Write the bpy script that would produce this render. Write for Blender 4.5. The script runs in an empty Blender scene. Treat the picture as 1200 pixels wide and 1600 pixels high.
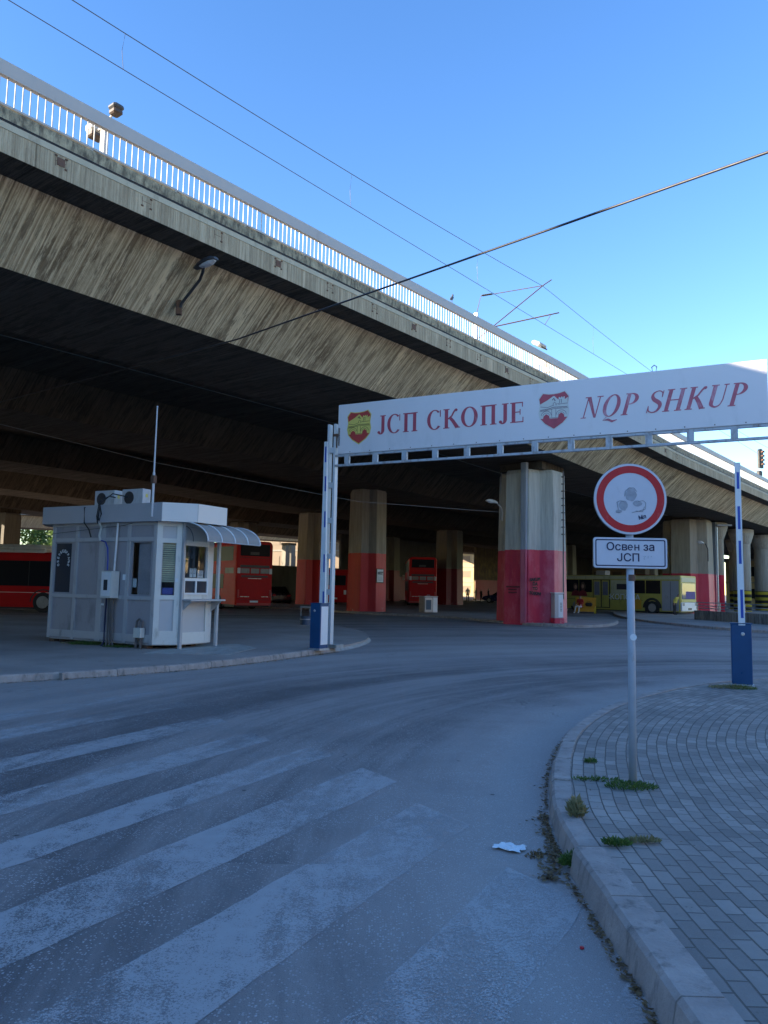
import bpy, bmesh, math, random
from mathutils import Vector, Matrix, noise
random.seed(7)
R = math.radians
sc = bpy.context.scene
C = sc.collection

# ------------------------------------------------------------------ camera
cam = bpy.data.objects.new('camera', bpy.data.cameras.new('camera'))
C.objects.link(cam)
PITCH = math.atan(117/1200); ROLL = .021
fw = Vector((0, math.cos(PITCH), math.sin(PITCH))); up = Vector((0, -math.sin(PITCH), math.cos(PITCH)))
xx = Vector((1, 0, 0))*math.cos(ROLL)+up*math.sin(ROLL); yy = -Vector((1, 0, 0))*math.sin(ROLL)+up*math.cos(ROLL)
m = Matrix((xx, yy, -fw)).transposed().to_4x4(); m.translation = (0, 0, 1.6)
cam.matrix_world = m
cam.data.sensor_fit = 'VERTICAL'; cam.data.sensor_height = 24; cam.data.lens = 18
cam.data.clip_start = .05; cam.data.clip_end = 3000
sc.camera = cam

# ------------------------------------------------------------------ light
SUN_EL = R(13.9); SUN_AZ = math.atan2(-.97, -.24)      # azimuth from +Y towards +X
sd = Vector((math.sin(SUN_AZ)*math.cos(SUN_EL), math.cos(SUN_AZ)*math.cos(SUN_EL), math.sin(SUN_EL)))
w = bpy.data.worlds.new('World'); sc.world = w; w.use_nodes = True
nt = w.node_tree; nt.nodes.clear()
wo = nt.nodes.new('ShaderNodeOutputWorld'); bg = nt.nodes.new('ShaderNodeBackground'); sky = nt.nodes.new('ShaderNodeTexSky')
sky.sky_type = 'NISHITA'; sky.sun_disc = False; sky.sun_elevation = SUN_EL; sky.sun_rotation = SUN_AZ
sky.air_density = 1.0; sky.dust_density = .15; sky.ozone_density = 1.8; sky.altitude = 300
bg.inputs[1].default_value = .15
hs = nt.nodes.new('ShaderNodeHueSaturation'); hs.inputs['Saturation'].default_value = 1.26; hs.inputs['Hue'].default_value = .512; hs.inputs['Value'].default_value = .84; nt.links.new(sky.outputs[0], hs.inputs['Color']); nt.links.new(hs.outputs[0], bg.inputs[0]); nt.links.new(bg.outputs[0], wo.inputs[0])
sun = bpy.data.objects.new('sun', bpy.data.lights.new('sun', 'SUN')); C.objects.link(sun)
sun.data.energy = 5.0; sun.data.angle = R(.5); sun.data.color = (1, .86, .68)
sun.rotation_euler = sd.to_track_quat('Z', 'Y').to_euler()
sc.view_settings.view_transform = 'Standard'; sc.view_settings.look = 'None'
sc.view_settings.exposure = 1.93; sc.view_settings.gamma = 1

# ------------------------------------------------------------------ materials
class NT:
    def __init__(s, name):
        s.m = bpy.data.materials.new(name); s.m.use_nodes = True
        s.t = s.m.node_tree; s.t.nodes.clear()
        s.o = s.n('ShaderNodeOutputMaterial'); s.b = s.n('ShaderNodeBsdfPrincipled')
        s.l(s.b.outputs[0], s.o.inputs[0])
    def n(s, k, **kw):
        q = s.t.nodes.new(k)
        for a, b in kw.items(): setattr(q, a, b)
        return q
    def l(s, a, b): s.t.links.new(a, b)
    def coord(s, kind='Object', scale=(1, 1, 1), loc=(0, 0, 0)):
        c = s.n('ShaderNodeTexCoord'); mp = s.n('ShaderNodeMapping')
        mp.inputs['Scale'].default_value = scale; mp.inputs['Location'].default_value = loc
        s.l(c.outputs[kind], mp.inputs[0]); return mp.outputs[0]
    def noise(s, v, scale, detail=4, rough=.6, dist=0):
        q = s.n('ShaderNodeTexNoise'); q.inputs['Scale'].default_value = scale; q.inputs['Detail'].default_value = detail
        q.inputs['Roughness'].default_value = rough; q.inputs['Distortion'].default_value = dist
        s.l(v, q.inputs['Vector']); return q.outputs['Fac']
    def vor(s, v, scale, out='Distance', feature='F1'):
        q = s.n('ShaderNodeTexVoronoi', feature=feature); q.inputs['Scale'].default_value = scale
        s.l(v, q.inputs['Vector']); return q.outputs[out]
    def ramp(s, f, stops):
        q = s.n('ShaderNodeValToRGB'); e = q.color_ramp.elements
        while len(e) < len(stops): e.new(.5)
        for i, (p, c) in enumerate(stops):
            e[i].position = p; e[i].color = (c, c, c, 1) if isinstance(c, (int, float)) else (*c, 1)
        s.l(f, q.inputs[0]); return q.outputs[0]
    def mix(s, f, a, b, mode='MIX'):
        q = s.n('ShaderNodeMix', data_type='RGBA', blend_type=mode)
        for i, v in ((0, f), (6, a), (7, b)):
            if isinstance(v, (int, float)): q.inputs[i].default_value = v if i == 0 else (v, v, v, 1)
            elif isinstance(v, tuple): q.inputs[i].default_value = (*v, 1)
            else: s.l(v, q.inputs[i])
        return q.outputs[2]
    def math(s, op, a, b=0., c=None):
        q = s.n('ShaderNodeMath', operation=op)
        for i, v in enumerate((a, b) if c is None else (a, b, c)):
            if isinstance(v, (int, float)): q.inputs[i].default_value = v
            else: s.l(v, q.inputs[i])
        return q.outputs[0]
    def bump(s, h, strength, dist=.01):
        q = s.n('ShaderNodeBump'); q.inputs['Strength'].default_value = strength; q.inputs['Distance'].default_value = dist
        s.l(h, q.inputs['Height']); s.l(q.outputs[0], s.b.inputs['Normal'])
    def set(s, col=None, rough=None, metal=None, spec=None):
        for k, v in (('Base Color', col), ('Roughness', rough), ('Metallic', metal), ('Specular IOR Level', spec)):
            if v is None: continue
            if isinstance(v, (int, float)): s.b.inputs[k].default_value = v
            elif isinstance(v, tuple): s.b.inputs[k].default_value = (*v, 1)
            else: s.l(v, s.b.inputs[k])

def simple(name, col, rough=.5, metal=0., var=.15, scale=3., bump=0., bscale=40., spec=None, dirt=None, df=.6):
    a = NT(name); v = a.coord()
    f = a.noise(v, scale, 6, .65)
    lo = tuple(max(0, c*(1-var)) for c in col); hi = tuple(min(1, c*(1+var)) for c in col)
    c = a.ramp(f, [(.3, lo), (.7, hi)])
    if dirt:
        d = a.ramp(a.noise(a.coord(scale=(1, 1, .35)), scale*1.7, 8, .7), [(df-.06, 0.), (df+.1, 1.)])
        c = a.mix(a.math('MULTIPLY', d, .75), c, dirt)
    a.set(c, None, metal, spec)
    a.set(rough=a.ramp(a.noise(v, scale*2, 4), [(.3, max(.02, rough-.08)), (.7, min(1, rough+.08))]))
    if bump: a.bump(a.noise(v, bscale, 5), bump)
    return a.m

def geo_z(a):
    g = a.n('ShaderNodeNewGeometry'); s = a.n('ShaderNodeSeparateXYZ'); a.l(g.outputs['Position'], s.inputs[0]); return s.outputs[2]

def m_board(name, light, dark, stain, amp=1.0, axis='x', streak=1.0):
    """board-marked concrete: boards run across the bridge, their joints and run-off stains vary along it"""
    a = NT(name)
    def sc_(k): return (1, k, k) if axis == 'x' else (1, 1, k)
    one = (1, 0, 0) if axis == 'x' else (1, 1, 0)
    fine = a.math('ADD', a.math('MULTIPLY', a.noise(a.coord(scale=one), 15, 2, .75), .8), a.math('MULTIPLY', a.noise(a.coord(scale=sc_(.35)), 9, 5, .75), .2))
    hair = a.math('ADD', a.math('MULTIPLY', a.noise(a.coord(scale=one, loc=(7, 0, 0)), 38, 2, .7), .8), a.math('MULTIPLY', a.noise(a.coord(scale=sc_(.5)), 22, 4, .7), .2))
    wide = a.noise(a.coord(scale=sc_(.05), loc=(2, 3, 1)), 2.6, 5, .8)
    runs = a.noise(a.coord(scale=sc_(.13), loc=(4, 1, 2)), 5.2, 6, .8)
    big = a.noise(a.coord(), .5, 5, .6)
    c = a.mix(a.ramp(fine, [(.44, 0.), (.56, 1.)]), dark, light)
    c = a.mix(a.math('MULTIPLY', a.ramp(wide, [(.53, 0.), (.58, 1.)]), .7), c, tuple(min(1, x*1.28) for x in light))
    c = a.mix(a.math('MULTIPLY', a.ramp(runs, [(.49, 0.), (.58, 1.)]), .85*streak), c, stain)
    c = a.mix(a.math('MULTIPLY', a.ramp(hair, [(.34, 1.), (.44, 0.)]), .85), c, tuple(x*.40 for x in dark))
    c = a.mix(a.ramp(big, [(.35, 0.), (.7, .35)]), c, tuple(x*.78 for x in light))
    pit = a.ramp(a.noise(a.coord(scale=sc_(.5)), 13, 6, .8), [(.30, 1.), (.37, 0.)])
    c = a.mix(a.math('MULTIPLY', pit, .75), c, tuple(x*.35 for x in dark))
    if axis == 'x':       # day joints of the formwork
        so = a.n('ShaderNodeSeparateXYZ'); a.l(a.coord(), so.inputs[0])
        jt = a.math('FRACT', a.math('MULTIPLY', a.math('ADD', so.outputs[0], a.math('MULTIPLY', a.noise(a.coord(), 2, 2), .04)), 1/6.3))
        c = a.mix(a.math('MULTIPLY', a.math('LESS_THAN', jt, .0045), .65), c, tuple(x*.3 for x in dark))
    a.set(c, .9, spec=.2)
    a.bump(a.math('ADD', a.math('ADD', fine, hair), a.math('MULTIPLY', a.noise(a.coord(), 30, 5), .25)), .9*amp, .05)
    return a.m

CON_L = (.43, .39, .28); CON_D = (.255, .21, .14); CON_S = (.12, .09, .06)
M = {}
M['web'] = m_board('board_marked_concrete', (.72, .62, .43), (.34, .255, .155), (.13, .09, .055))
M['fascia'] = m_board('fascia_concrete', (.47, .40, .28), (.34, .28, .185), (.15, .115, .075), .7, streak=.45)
M['soffit'] = m_board('soffit_concrete', (.125, .105, .08), (.085, .07, .055), (.05, .042, .033), .8)  # undersides coloured dark to carry the shade beneath the decks
M['girder_dark'] = m_board('dark_girder_concrete', (.115, .092, .066), (.07, .055, .04), (.035, .028, .02), .8)  # same board pattern in much darker tones
M['curb_top'] = simple('weathered_curb_concrete', (.34, .30, .20), .9, var=.45, scale=5, bump=.9, bscale=14, dirt=(.05, .042, .034), df=.50)
M['ledge'] = simple('pale_ledge_mortar', (.46, .42, .31), .9, var=.15, scale=2, bump=.5, dirt=(.25, .22, .16), df=.62)
M['parapet'] = m_board('parapet_concrete', (.42, .39, .32), (.34, .31, .25), (.22, .19, .15), .6, streak=.5)
M['deckc'] = simple('deck_concrete', (.25, .24, .2), .9)

def m_pier(name, paint, h=3.5, bands=None, fade_glare=.5, conc=(.40, .37, .29)):
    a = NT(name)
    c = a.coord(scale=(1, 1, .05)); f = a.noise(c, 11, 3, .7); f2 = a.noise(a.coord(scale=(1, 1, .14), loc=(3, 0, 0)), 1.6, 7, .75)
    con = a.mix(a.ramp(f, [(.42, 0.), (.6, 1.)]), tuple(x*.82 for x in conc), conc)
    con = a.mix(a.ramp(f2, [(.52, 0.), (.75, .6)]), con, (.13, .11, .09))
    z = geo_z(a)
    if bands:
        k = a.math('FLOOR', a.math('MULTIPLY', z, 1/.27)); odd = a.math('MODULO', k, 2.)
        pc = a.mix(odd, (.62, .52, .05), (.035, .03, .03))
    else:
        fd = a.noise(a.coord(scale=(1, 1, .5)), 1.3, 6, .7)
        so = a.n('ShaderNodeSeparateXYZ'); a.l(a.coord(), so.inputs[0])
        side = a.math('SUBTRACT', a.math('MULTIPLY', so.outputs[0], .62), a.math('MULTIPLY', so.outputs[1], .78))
        wear_glare = a.math('ADD', fd, a.ramp(a.math('ADD', a.math('MULTIPLY', side, .3), .5), [(.55, 0.), (.85, .30)]))  # faces turned right lightened: sun bleaching plus light glare put into the paint
        pc = a.mix(a.ramp(wear_glare, [(.5, 0.), (.95, fade_glare)]), paint, tuple(min(1, x*1.05+.20) for x in paint))
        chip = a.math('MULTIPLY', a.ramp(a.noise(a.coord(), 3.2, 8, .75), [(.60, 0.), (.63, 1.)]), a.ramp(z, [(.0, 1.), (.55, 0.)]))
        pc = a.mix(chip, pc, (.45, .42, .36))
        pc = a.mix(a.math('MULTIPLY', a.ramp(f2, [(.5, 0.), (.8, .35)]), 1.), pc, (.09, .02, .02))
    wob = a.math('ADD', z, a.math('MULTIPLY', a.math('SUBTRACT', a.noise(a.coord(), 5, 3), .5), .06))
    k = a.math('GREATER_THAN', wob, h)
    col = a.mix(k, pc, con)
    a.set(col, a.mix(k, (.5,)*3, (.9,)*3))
    a.bump(a.math('ADD', f, a.math('MULTIPLY', a.noise(a.coord(), 40, 4), .3)), .6, .03)
    return a.m
M['pier_pink'] = m_pier('pier_faded_crimson', (.55, .018, .06), 3.45, fade_glare=.9, conc=(.54, .52, .45))
M['pier_red'] = m_pier('pier_red', (.55, .014, .016), 3.6, fade_glare=.12, conc=(.38, .335, .265))
M['pier_crim'] = m_pier('pier_crimson', (.58, .02, .06), 3.1, fade_glare=.25, conc=(.36, .33, .26))
M['pier_dark'] = m_pier('pier_dark_tone', (.22, .010, .014), 3.5, fade_glare=.1, conc=(.22, .2, .16))  # red pier paint and concrete in darker tones
M['pier_band'] = m_pier('pier_banded', (.6, .5, .05), 1.95, bands=True, conc=(.45, .42, .36))

def m_asphalt():
    a = NT('asphalt'); v = a.coord()
    s = a.n('ShaderNodeSeparateXYZ'); a.l(v, s.inputs[0])
    dx = a.math('SUBTRACT', s.outputs[0], 10.8); dy = a.math('SUBTRACT', s.outputs[1], 4.6)
    r = a.math('SQRT', a.math('ADD', a.math('MULTIPLY', dx, dx), a.math('MULTIPLY', dy, dy)))
    ang = a.math('ARCTAN2', dy, dx)
    cb = a.n('ShaderNodeCombineXYZ'); a.l(r, cb.inputs[0]); a.l(a.math('MULTIPLY', ang, .9), cb.inputs[1])
    arcs = a.noise(cb.outputs[0], 1.1, 7, .68, .3)
    big = a.noise(v, .28, 5, .62, .4)
    base = a.mix(a.ramp(arcs, [(.40, 0.), (.60, 1.)]), (.125, .106, .098), (.285, .245, .22))
    base = a.mix(a.ramp(big, [(.4, 0.), (.65, .55)]), base, (.37, .315, .28))
    # dust gathered against the kerbs: lighter near the inner kerb ring
    rs = a.math('ADD', a.math('MULTIPLY', r, 1/30), a.math('MULTIPLY', a.math('SUBTRACT', a.noise(v, .9, 5), .5), .06))
    dust = a.ramp(rs, [(.335, .75), (.375, .1), (.47, .0), (.56, .55), (.64, .5), (.78, 0.)])
    base = a.mix(dust, base, (.43, .37, .33))
    pol = a.math('MULTIPLY', a.ramp(rs, [(.36, 0.), (.41, .6), (.50, .45), (.56, 0.)]), a.ramp(arcs, [(.38, 1.), (.60, 0.)]))
    base = a.mix(pol, base, (.09, .077, .074))
    st = a.noise(v, 150, 3, .8)
    ston = a.ramp(st, [(.55, 0.), (.66, 1.)])
    vc = a.n('ShaderNodeTexVoronoi'); vc.inputs['Scale'].default_value = 78; a.l(v, vc.inputs['Vector'])
    sep = a.n('ShaderNodeSeparateColor'); a.l(vc.outputs['Color'], sep.inputs[0])
    chip = a.math('MULTIPLY', a.math('GREATER_THAN', sep.outputs[0], .72), a.math('LESS_THAN', vc.outputs['Distance'], .42))
    patch = a.ramp(a.noise(v, 1.7, 6, .7), [(.4, .25), (.62, 1.)])
    base = a.mix(a.math('MULTIPLY', chip, a.math('MULTIPLY', patch, .85)), base, (.56, .52, .49))
    base = a.mix(a.math('MULTIPLY', ston, .5), base, (.30, .30, .30))
    dk = a.ramp(a.noise(v, 210, 2, .6), [(.32, 1.), (.44, 0.)])
    base = a.mix(a.math('MULTIPLY', dk, .6), base, (.022, .022, .024))
    # oil drips
    vo = a.vor(a.coord(scale=(1, 1, 1)), 1.5)
    oil = a.ramp(a.math('ADD', vo, a.math('MULTIPLY', a.noise(v, 14, 4), .05)), [(.045, 1.), (.062, 0.)])
    base = a.mix(a.math('MULTIPLY', oil, .75), base, (.02, .02, .022))
    ck = a.n('ShaderNodeTexVoronoi', feature='DISTANCE_TO_EDGE'); ck.inputs['Scale'].default_value = .33
    dn = a.n('ShaderNodeVectorMath', operation='ADD'); nn = a.n('ShaderNodeTexNoise'); nn.inputs['Scale'].default_value = 1.6
    a.l(v, nn.inputs['Vector']); a.l(v, dn.inputs[0]); a.l(nn.outputs['Color'], dn.inputs[1]); a.l(dn.outputs[0], ck.inputs['Vector'])
    crack = a.math('MULTIPLY', a.ramp(ck.outputs['Distance'], [(.0, 1.), (.004, 0.)]), a.ramp(a.noise(v, .5, 2), [(.5, 0.), (.62, 1.)]))
    base = a.mix(a.math('MULTIPLY', crack, .6), base, (.02, .02, .02))
    a.set(base, .82, spec=.35)
    a.bump(a.math('ADD', st, a.math('MULTIPLY', a.noise(v, 70, 4), 1.)), .55, .006)
    return a.m
M['asphalt'] = m_asphalt()

def m_footway():
    a = NT('footway_asphalt'); v = a.coord()
    c = a.mix(a.ramp(a.noise(v, .6, 6, .6), [(.35, 0.), (.65, 1.)]), (.28, .24, .21), (.38, .325, .285))
    c = a.mix(a.math('MULTIPLY', a.ramp(a.noise(v, 120, 3, .8), [(.52, 0.), (.66, 1.)]), .45), c, (.28, .27, .26))
    c = a.mix(a.math('MULTIPLY', a.ramp(a.noise(v, 4, 8, .75), [(.60, 0.), (.68, 1.)]), .5), c, (.07, .068, .066))
    a.set(c, .88, spec=.25); a.bump(a.noise(v, 90, 4), .45, .005); return a.m
M['footway'] = m_footway()
M['kerb'] = simple('kerb_stone', (.36, .305, .265), .9, var=.22, scale=5, bump=.7, bscale=60, dirt=(.11, .10, .085), df=.58)
M['kerb_pale'] = simple('pale_kerb_stone', (.36, .345, .31), .9, var=.2, scale=4, bump=.7, bscale=40, dirt=(.13, .12, .10), df=.6)

def m_pavers():
    a = NT('concrete_pavers')
    uv = a.coord('UV')
    nz = a.n('ShaderNodeTexNoise'); nz.inputs['Scale'].default_value = 3.2; a.l(uv, nz.inputs['Vector'])
    sb = a.n('ShaderNodeVectorMath', operation='SUBTRACT'); a.l(nz.outputs['Color'], sb.inputs[0]); sb.inputs[1].default_value = (.5, .5, .5)
    ml = a.n('ShaderNodeVectorMath', operation='SCALE'); a.l(sb.outputs[0], ml.inputs[0]); ml.inputs['Scale'].default_value = .022
    ad = a.n('ShaderNodeVectorMath', operation='ADD'); a.l(uv, ad.inputs[0]); a.l(ml.outputs[0], ad.inputs[1])
    b = a.n('ShaderNodeTexBrick'); a.l(ad.outputs[0], b.inputs['Vector'])
    b.inputs['Scale'].default_value = 1; b.inputs['Brick Width'].default_value = .182; b.inputs['Row Height'].default_value = .092
    b.inputs['Mortar Size'].default_value = .0055; b.inputs['Mortar Smooth'].default_value = .5
    b.inputs['Color1'].default_value = (.43, .37, .315, 1); b.inputs['Color2'].default_value = (.265, .228, .195, 1); b.inputs['Mortar'].default_value = (.13, .11, .09, 1)
    v = a.coord()
    c = a.mix(a.ramp(a.noise(v, 1.1, 6, .65), [(.35, 0.), (.7, .55)]), b.outputs['Color'], (.13, .122, .112))
    c = a.mix(a.math('MULTIPLY', a.ramp(a.noise(v, 150, 3, .8), [(.52, 0.), (.68, 1.)]), .35), c, (.34, .33, .31))
    c = a.mix(a.math('MULTIPLY', a.ramp(a.noise(v, 12, 8, .8), [(.60, 0.), (.68, 1.)]), .55), c, (.07, .064, .055))
    a.set(c, .88, spec=.25)
    a.bump(a.math('ADD', a.math('MULTIPLY', a.math('SUBTRACT', 1., b.outputs['Fac']), 1.), a.math('MULTIPLY', a.noise(v, 60, 5), .35)), .8, .008)
    return a.m
M['pavers'] = m_pavers()
M['bounce_plaza'] = simple('bounce_plaza_paving', (.58, .51, .42), .9, var=.12, scale=.6)  # pale so that it throws warm sunlight back at the bridge

def m_paint():
    a = NT('worn_crosswalk_paint'); v = a.coord()
    sp = a.n('ShaderNodeSeparateXYZ'); a.l(v, sp.inputs[0])
    dx = a.math('SUBTRACT', sp.outputs[0], 10.8); dy = a.math('SUBTRACT', sp.outputs[1], 4.6)
    r = a.math('SQRT', a.math('ADD', a.math('MULTIPLY', dx, dx), a.math('MULTIPLY', dy, dy)))
    cb = a.n('ShaderNodeCombineXYZ'); a.l(r, cb.inputs[0]); a.l(a.math('MULTIPLY', a.math('ARCTAN2', dy, dx), 1.6), cb.inputs[1])
    track = a.noise(cb.outputs[0], 1.5, 4, .7, .2); scr = a.noise(cb.outputs[0], 11, 5, .8)
    fine = a.noise(v, 95, 4, .85); mid = a.noise(v, 4.5, 8, .8, .4)
    cov = a.math('ADD', a.math('ADD', a.math('MULTIPLY', mid, .8), a.math('MULTIPLY', track, 1.15)), a.math('MULTIPLY', scr, .35))
    nearw = a.math('ADD', a.ramp(a.math('MULTIPLY', sp.outputs[1], .1), [(.25, .10), (.50, 0.)]), a.ramp(a.math('MULTIPLY', sp.outputs[1], .1), [(.80, 0.), (1., .14)]))
    cov = a.math('SUBTRACT', cov, nearw)
    f = a.math('ADD', a.math('SUBTRACT', cov, .985), a.math('MULTIPLY', a.math('SUBTRACT', fine, .5), 1.5))
    k = a.math('MULTIPLY', a.ramp(f, [(-.04, 0.), (.15, 1.)]), .64)
    c = a.mix(a.noise(v, 9, 5), (.48, .44, .41), (.62, .58, .55))
    a.set(c, .75)
    tr = a.n('ShaderNodeBsdfTransparent'); mx = a.n('ShaderNodeMixShader')
    a.l(k, mx.inputs[0]); a.l(tr.outputs[0], mx.inputs[1]); a.l(a.b.outputs[0], mx.inputs[2]); a.l(mx.outputs[0], a.o.inputs[0])
    return a.m
M['paint'] = m_paint()

def glass(name, tint=(.02, .025, .03), rough=.06, spec=.6):
    a = NT(name); a.set(tint, rough, spec=spec); return a.m
M['glass'] = glass('dark_glass', (.05, .052, .062)); M['busglass'] = glass('bus_glass', (.010, .012, .018), .30, .08)
M['shield_glass'] = glass('windscreen', (.10, .14, .18), .04)
def see(name):
    a = NT(name); a.set((.6, .65, .68), .02)
    tr = a.n('ShaderNodeBsdfTransparent'); tr.inputs[0].default_value = (.93, .95, .95, 1)
    gl = a.n('ShaderNodeBsdfGlossy'); gl.inputs['Roughness'].default_value = .02
    lw = a.n('ShaderNodeLayerWeight'); fr = a.math('ADD', a.math('MULTIPLY', a.math('POWER', lw.outputs['Facing'], 4.), .85), .07)
    mx = a.n('ShaderNodeMixShader'); a.l(fr, mx.inputs[0]); a.l(tr.outputs[0], mx.inputs[1]); a.l(gl.outputs[0], mx.inputs[2])
    a.l(mx.outputs[0], a.o.inputs[0]); return a.m
M['clear'] = see('window_glass')
M['white'] = simple('white_paint', (.74, .74, .73), .45, var=.05, dirt=(.42, .38, .32), df=.66)
M['railw'] = simple('white_rail_paint', (.42, .405, .38), .5, var=.05, scale=2, dirt=(.35, .2, .12), df=.72)
M['railband'] = simple('grey_white_handrail_paint', (.42, .40, .385), .6, var=.06, scale=1.2, dirt=(.30, .26, .22), df=.68)
M['signw'] = simple('signboard_white', (.70, .67, .67), .4, var=.03, scale=.9, dirt=(.58, .56, .55), df=.62)
M['mast'] = simple('mast_white_steel', (.58, .59, .60), .45, var=.06, scale=3, dirt=(.30, .22, .16), df=.66)
M['truss'] = simple('truss_grey_blue_steel', (.42, .45, .48), .5, var=.1, scale=4, dirt=(.16, .11, .08), df=.56)
M['galv'] = simple('galvanised_steel', (.42, .44, .46), .42, metal=.6, var=.12, scale=9, dirt=(.25, .24, .23), df=.6)
M['pole'] = simple('pole_grey_paint', (.40, .43, .46), .5, var=.1, scale=6, dirt=(.20, .18, .16), df=.62)
M['blue'] = simple('cabinet_blue', (.004, .060, .16), .35, var=.12, scale=3, dirt=(.02, .07, .17), df=.62)
M['bluestripe'] = simple('stripe_blue', (.02, .07, .38), .4, var=.05)
M['alu'] = simple('kiosk_aluminium', (.46, .44, .43), .4, var=.05, scale=2, dirt=(.22, .21, .20), df=.62)
M['alu_light'] = simple('kiosk_lit_frame', (.74, .70, .62), .45, var=.05, scale=2, dirt=(.42, .38, .30), df=.62)  # frame of the right-hand kiosk faces, warm bounce light put into the colour
M['kpanel'] = simple('kiosk_panel', (.335, .315, .325), .45, var=.06, scale=1.3, dirt=(.20, .19, .19), df=.58)
M['kpanel_lit'] = simple('kiosk_lit_panel', (.55, .52, .50), .5, var=.04, scale=1.3)  # right-hand faces: panel colour lightened to carry the bounce light
M['fasciaband'] = simple('kiosk_roof_band', (.42, .41, .42), .4, var=.04, scale=1., dirt=(.19, .2, .21), df=.66)
M['fasciaband_lit'] = simple('kiosk_roof_band_lit', (.76, .72, .66), .4, var=.04, scale=1.)  # roof band over the right-hand faces, its lit tone painted in
M['black'] = simple('black_rubber', (.02, .02, .022), .6, var=.2)
M['blackpaint'] = simple('black_ink', (.02, .02, .03), .5, var=.1)
M['navy'] = simple('navy_ink', (.012, .016, .06), .45, var=.05)
M['bluecable'] = simple('blue_cable', (.03, .06, .35), .5)
M['brownpipe'] = simple('brown_conduit', (.13, .11, .10), .6, var=.2)
M['box'] = simple('meter_box_cream', (.60, .59, .53), .5, var=.05, dirt=(.4, .38, .33))
M['acw'] = simple('ac_white', (.5, .5, .5), .5, var=.04, dirt=(.4, .38, .33), df=.62)
M['yellow'] = simple('yellow_paint', (.60, .46, .03), .5, var=.1, dirt=(.3, .22, .04), df=.62)
M['orange'] = simple('orange_paint', (.65, .33, .03), .5, var=.1)
M['busred'] = simple('bus_red', (.50, .007, .009), .45, var=.1, scale=2, dirt=(.30, .01, .01), df=.66, spec=.2)
M['busroof'] = simple('bus_roof_cream', (.62, .60, .54), .5, var=.05, dirt=(.45, .42, .36))
M['busyel'] = simple('bus_olive_yellow', (.46, .40, .085), .4, var=.1, scale=2, dirt=(.28, .24, .05), df=.6)
M['buscream'] = simple('bus_cream', (.50, .48, .30), .45, var=.08, dirt=(.3, .28, .18))
M['greydoor'] = simple('grey_door', (.36, .37, .40), .5, var=.05)
M['chrome'] = simple('trim_silver', (.55, .55, .53), .3, metal=.5, var=.05)
M['lampglass'] = simple('lamp_bowl', (.55, .56, .58), .25, var=.05)
M['tyre'] = simple('tyre', (.02, .02, .021), .8, var=.1)
M['rim'] = simple('wheel_rim', (.30, .29, .27), .5, var=.1, dirt=(.1, .09, .08))
M['brown'] = simple('lamp_underside', (.05, .03, .02), .5)
M['wire'] = simple('wire', (.035, .035, .04), .5)
M['litwire'] = simple('grey_wire', (.22, .22, .23), .5)
M['letter'] = simple('sign_letter_red', (.42, .055, .085), .5, var=.12, scale=4, dirt=(.60, .35, .40), df=.64)
M['letter_fade'] = simple('sign_letter_faded', (.46, .10, .14), .5, var=.15, scale=2.5, dirt=(.62, .42, .48), df=.58)
M['embred'] = simple('emblem_red', (.45, .04, .035), .5, var=.1)
M['embyel'] = simple('emblem_yellow', (.68, .55, .12), .5, var=.08)
M['embline'] = simple('emblem_line', (.13, .10, .02), .6)
M['embred2'] = simple('emblem_faded_red', (.45, .06, .09), .5, var=.2, scale=6)
M['embwhite'] = simple('emblem_faded_field', (.62, .62, .56), .5, var=.06)
M['embline2'] = simple('emblem_faded_line', (.20, .15, .17), .6)
M['signred'] = simple('sign_red', (.52, .012, .018), .35, var=.06, scale=14, dirt=(.65, .12, .12), df=.66)
M['residue'] = simple('sticker_residue', (.36, .37, .40), .8, var=.15, scale=30)
M['residue_dark'] = simple('sticker_edge', (.16, .18, .20), .8, var=.2)
M['paper'] = simple('paper', (.72, .74, .74), .7, var=.04, scale=6)
M['rust'] = simple('rusty_metal', (.13, .07, .045), .8, var=.3, scale=8)
M['skin'] = simple('skin', (.42, .25, .18), .55, var=.05)
M['hair'] = simple('dark_hair', (.02, .016, .012), .7)
M['shirtw'] = simple('white_shirt', (.68, .68, .66), .8, var=.05)
M['clothd'] = simple('dark_cloth', (.025, .027, .035), .85, var=.15)
M['clothr'] = simple('red_cloth', (.45, .03, .03), .8, var=.1)
M['clothh'] = simple('hi_vis_cloth', (.62, .55, .10), .8, var=.1)
M['graffiti'] = simple('black_spray_paint', (.018, .012, .015), .6)
M['graf_yel'] = simple('orange_spray_paint', (.62, .30, .04), .6)
M['carp'] = simple('dark_car_paint', (.035, .04, .05), .25, var=.1)
M['carp2'] = simple('dark_blue_car_paint', (.02, .03, .09), .25, var=.1)
M['mirror_dark'] = simple('plastic_dark', (.04, .04, .045), .45)
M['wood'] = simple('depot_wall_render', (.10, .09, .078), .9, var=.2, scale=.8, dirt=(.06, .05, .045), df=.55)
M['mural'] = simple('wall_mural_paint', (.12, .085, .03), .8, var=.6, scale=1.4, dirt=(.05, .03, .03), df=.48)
M['cream'] = simple('building_cream_render', (.42, .32, .18), .9, var=.08, scale=.4)
M['beige'] = simple('building_beige_render', (.22, .17, .12), .9, var=.1, scale=.4)
M['poly'] = NT('canopy_polycarbonate').m
a = NT('canopy_sheet'); a.set(a.mix(a.noise(a.coord(scale=(1, 1, 1)), 2.5, 6), (.27, .265, .25), (.40, .385, .36)), .7, spec=.15); M['poly'] = a.m

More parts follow.
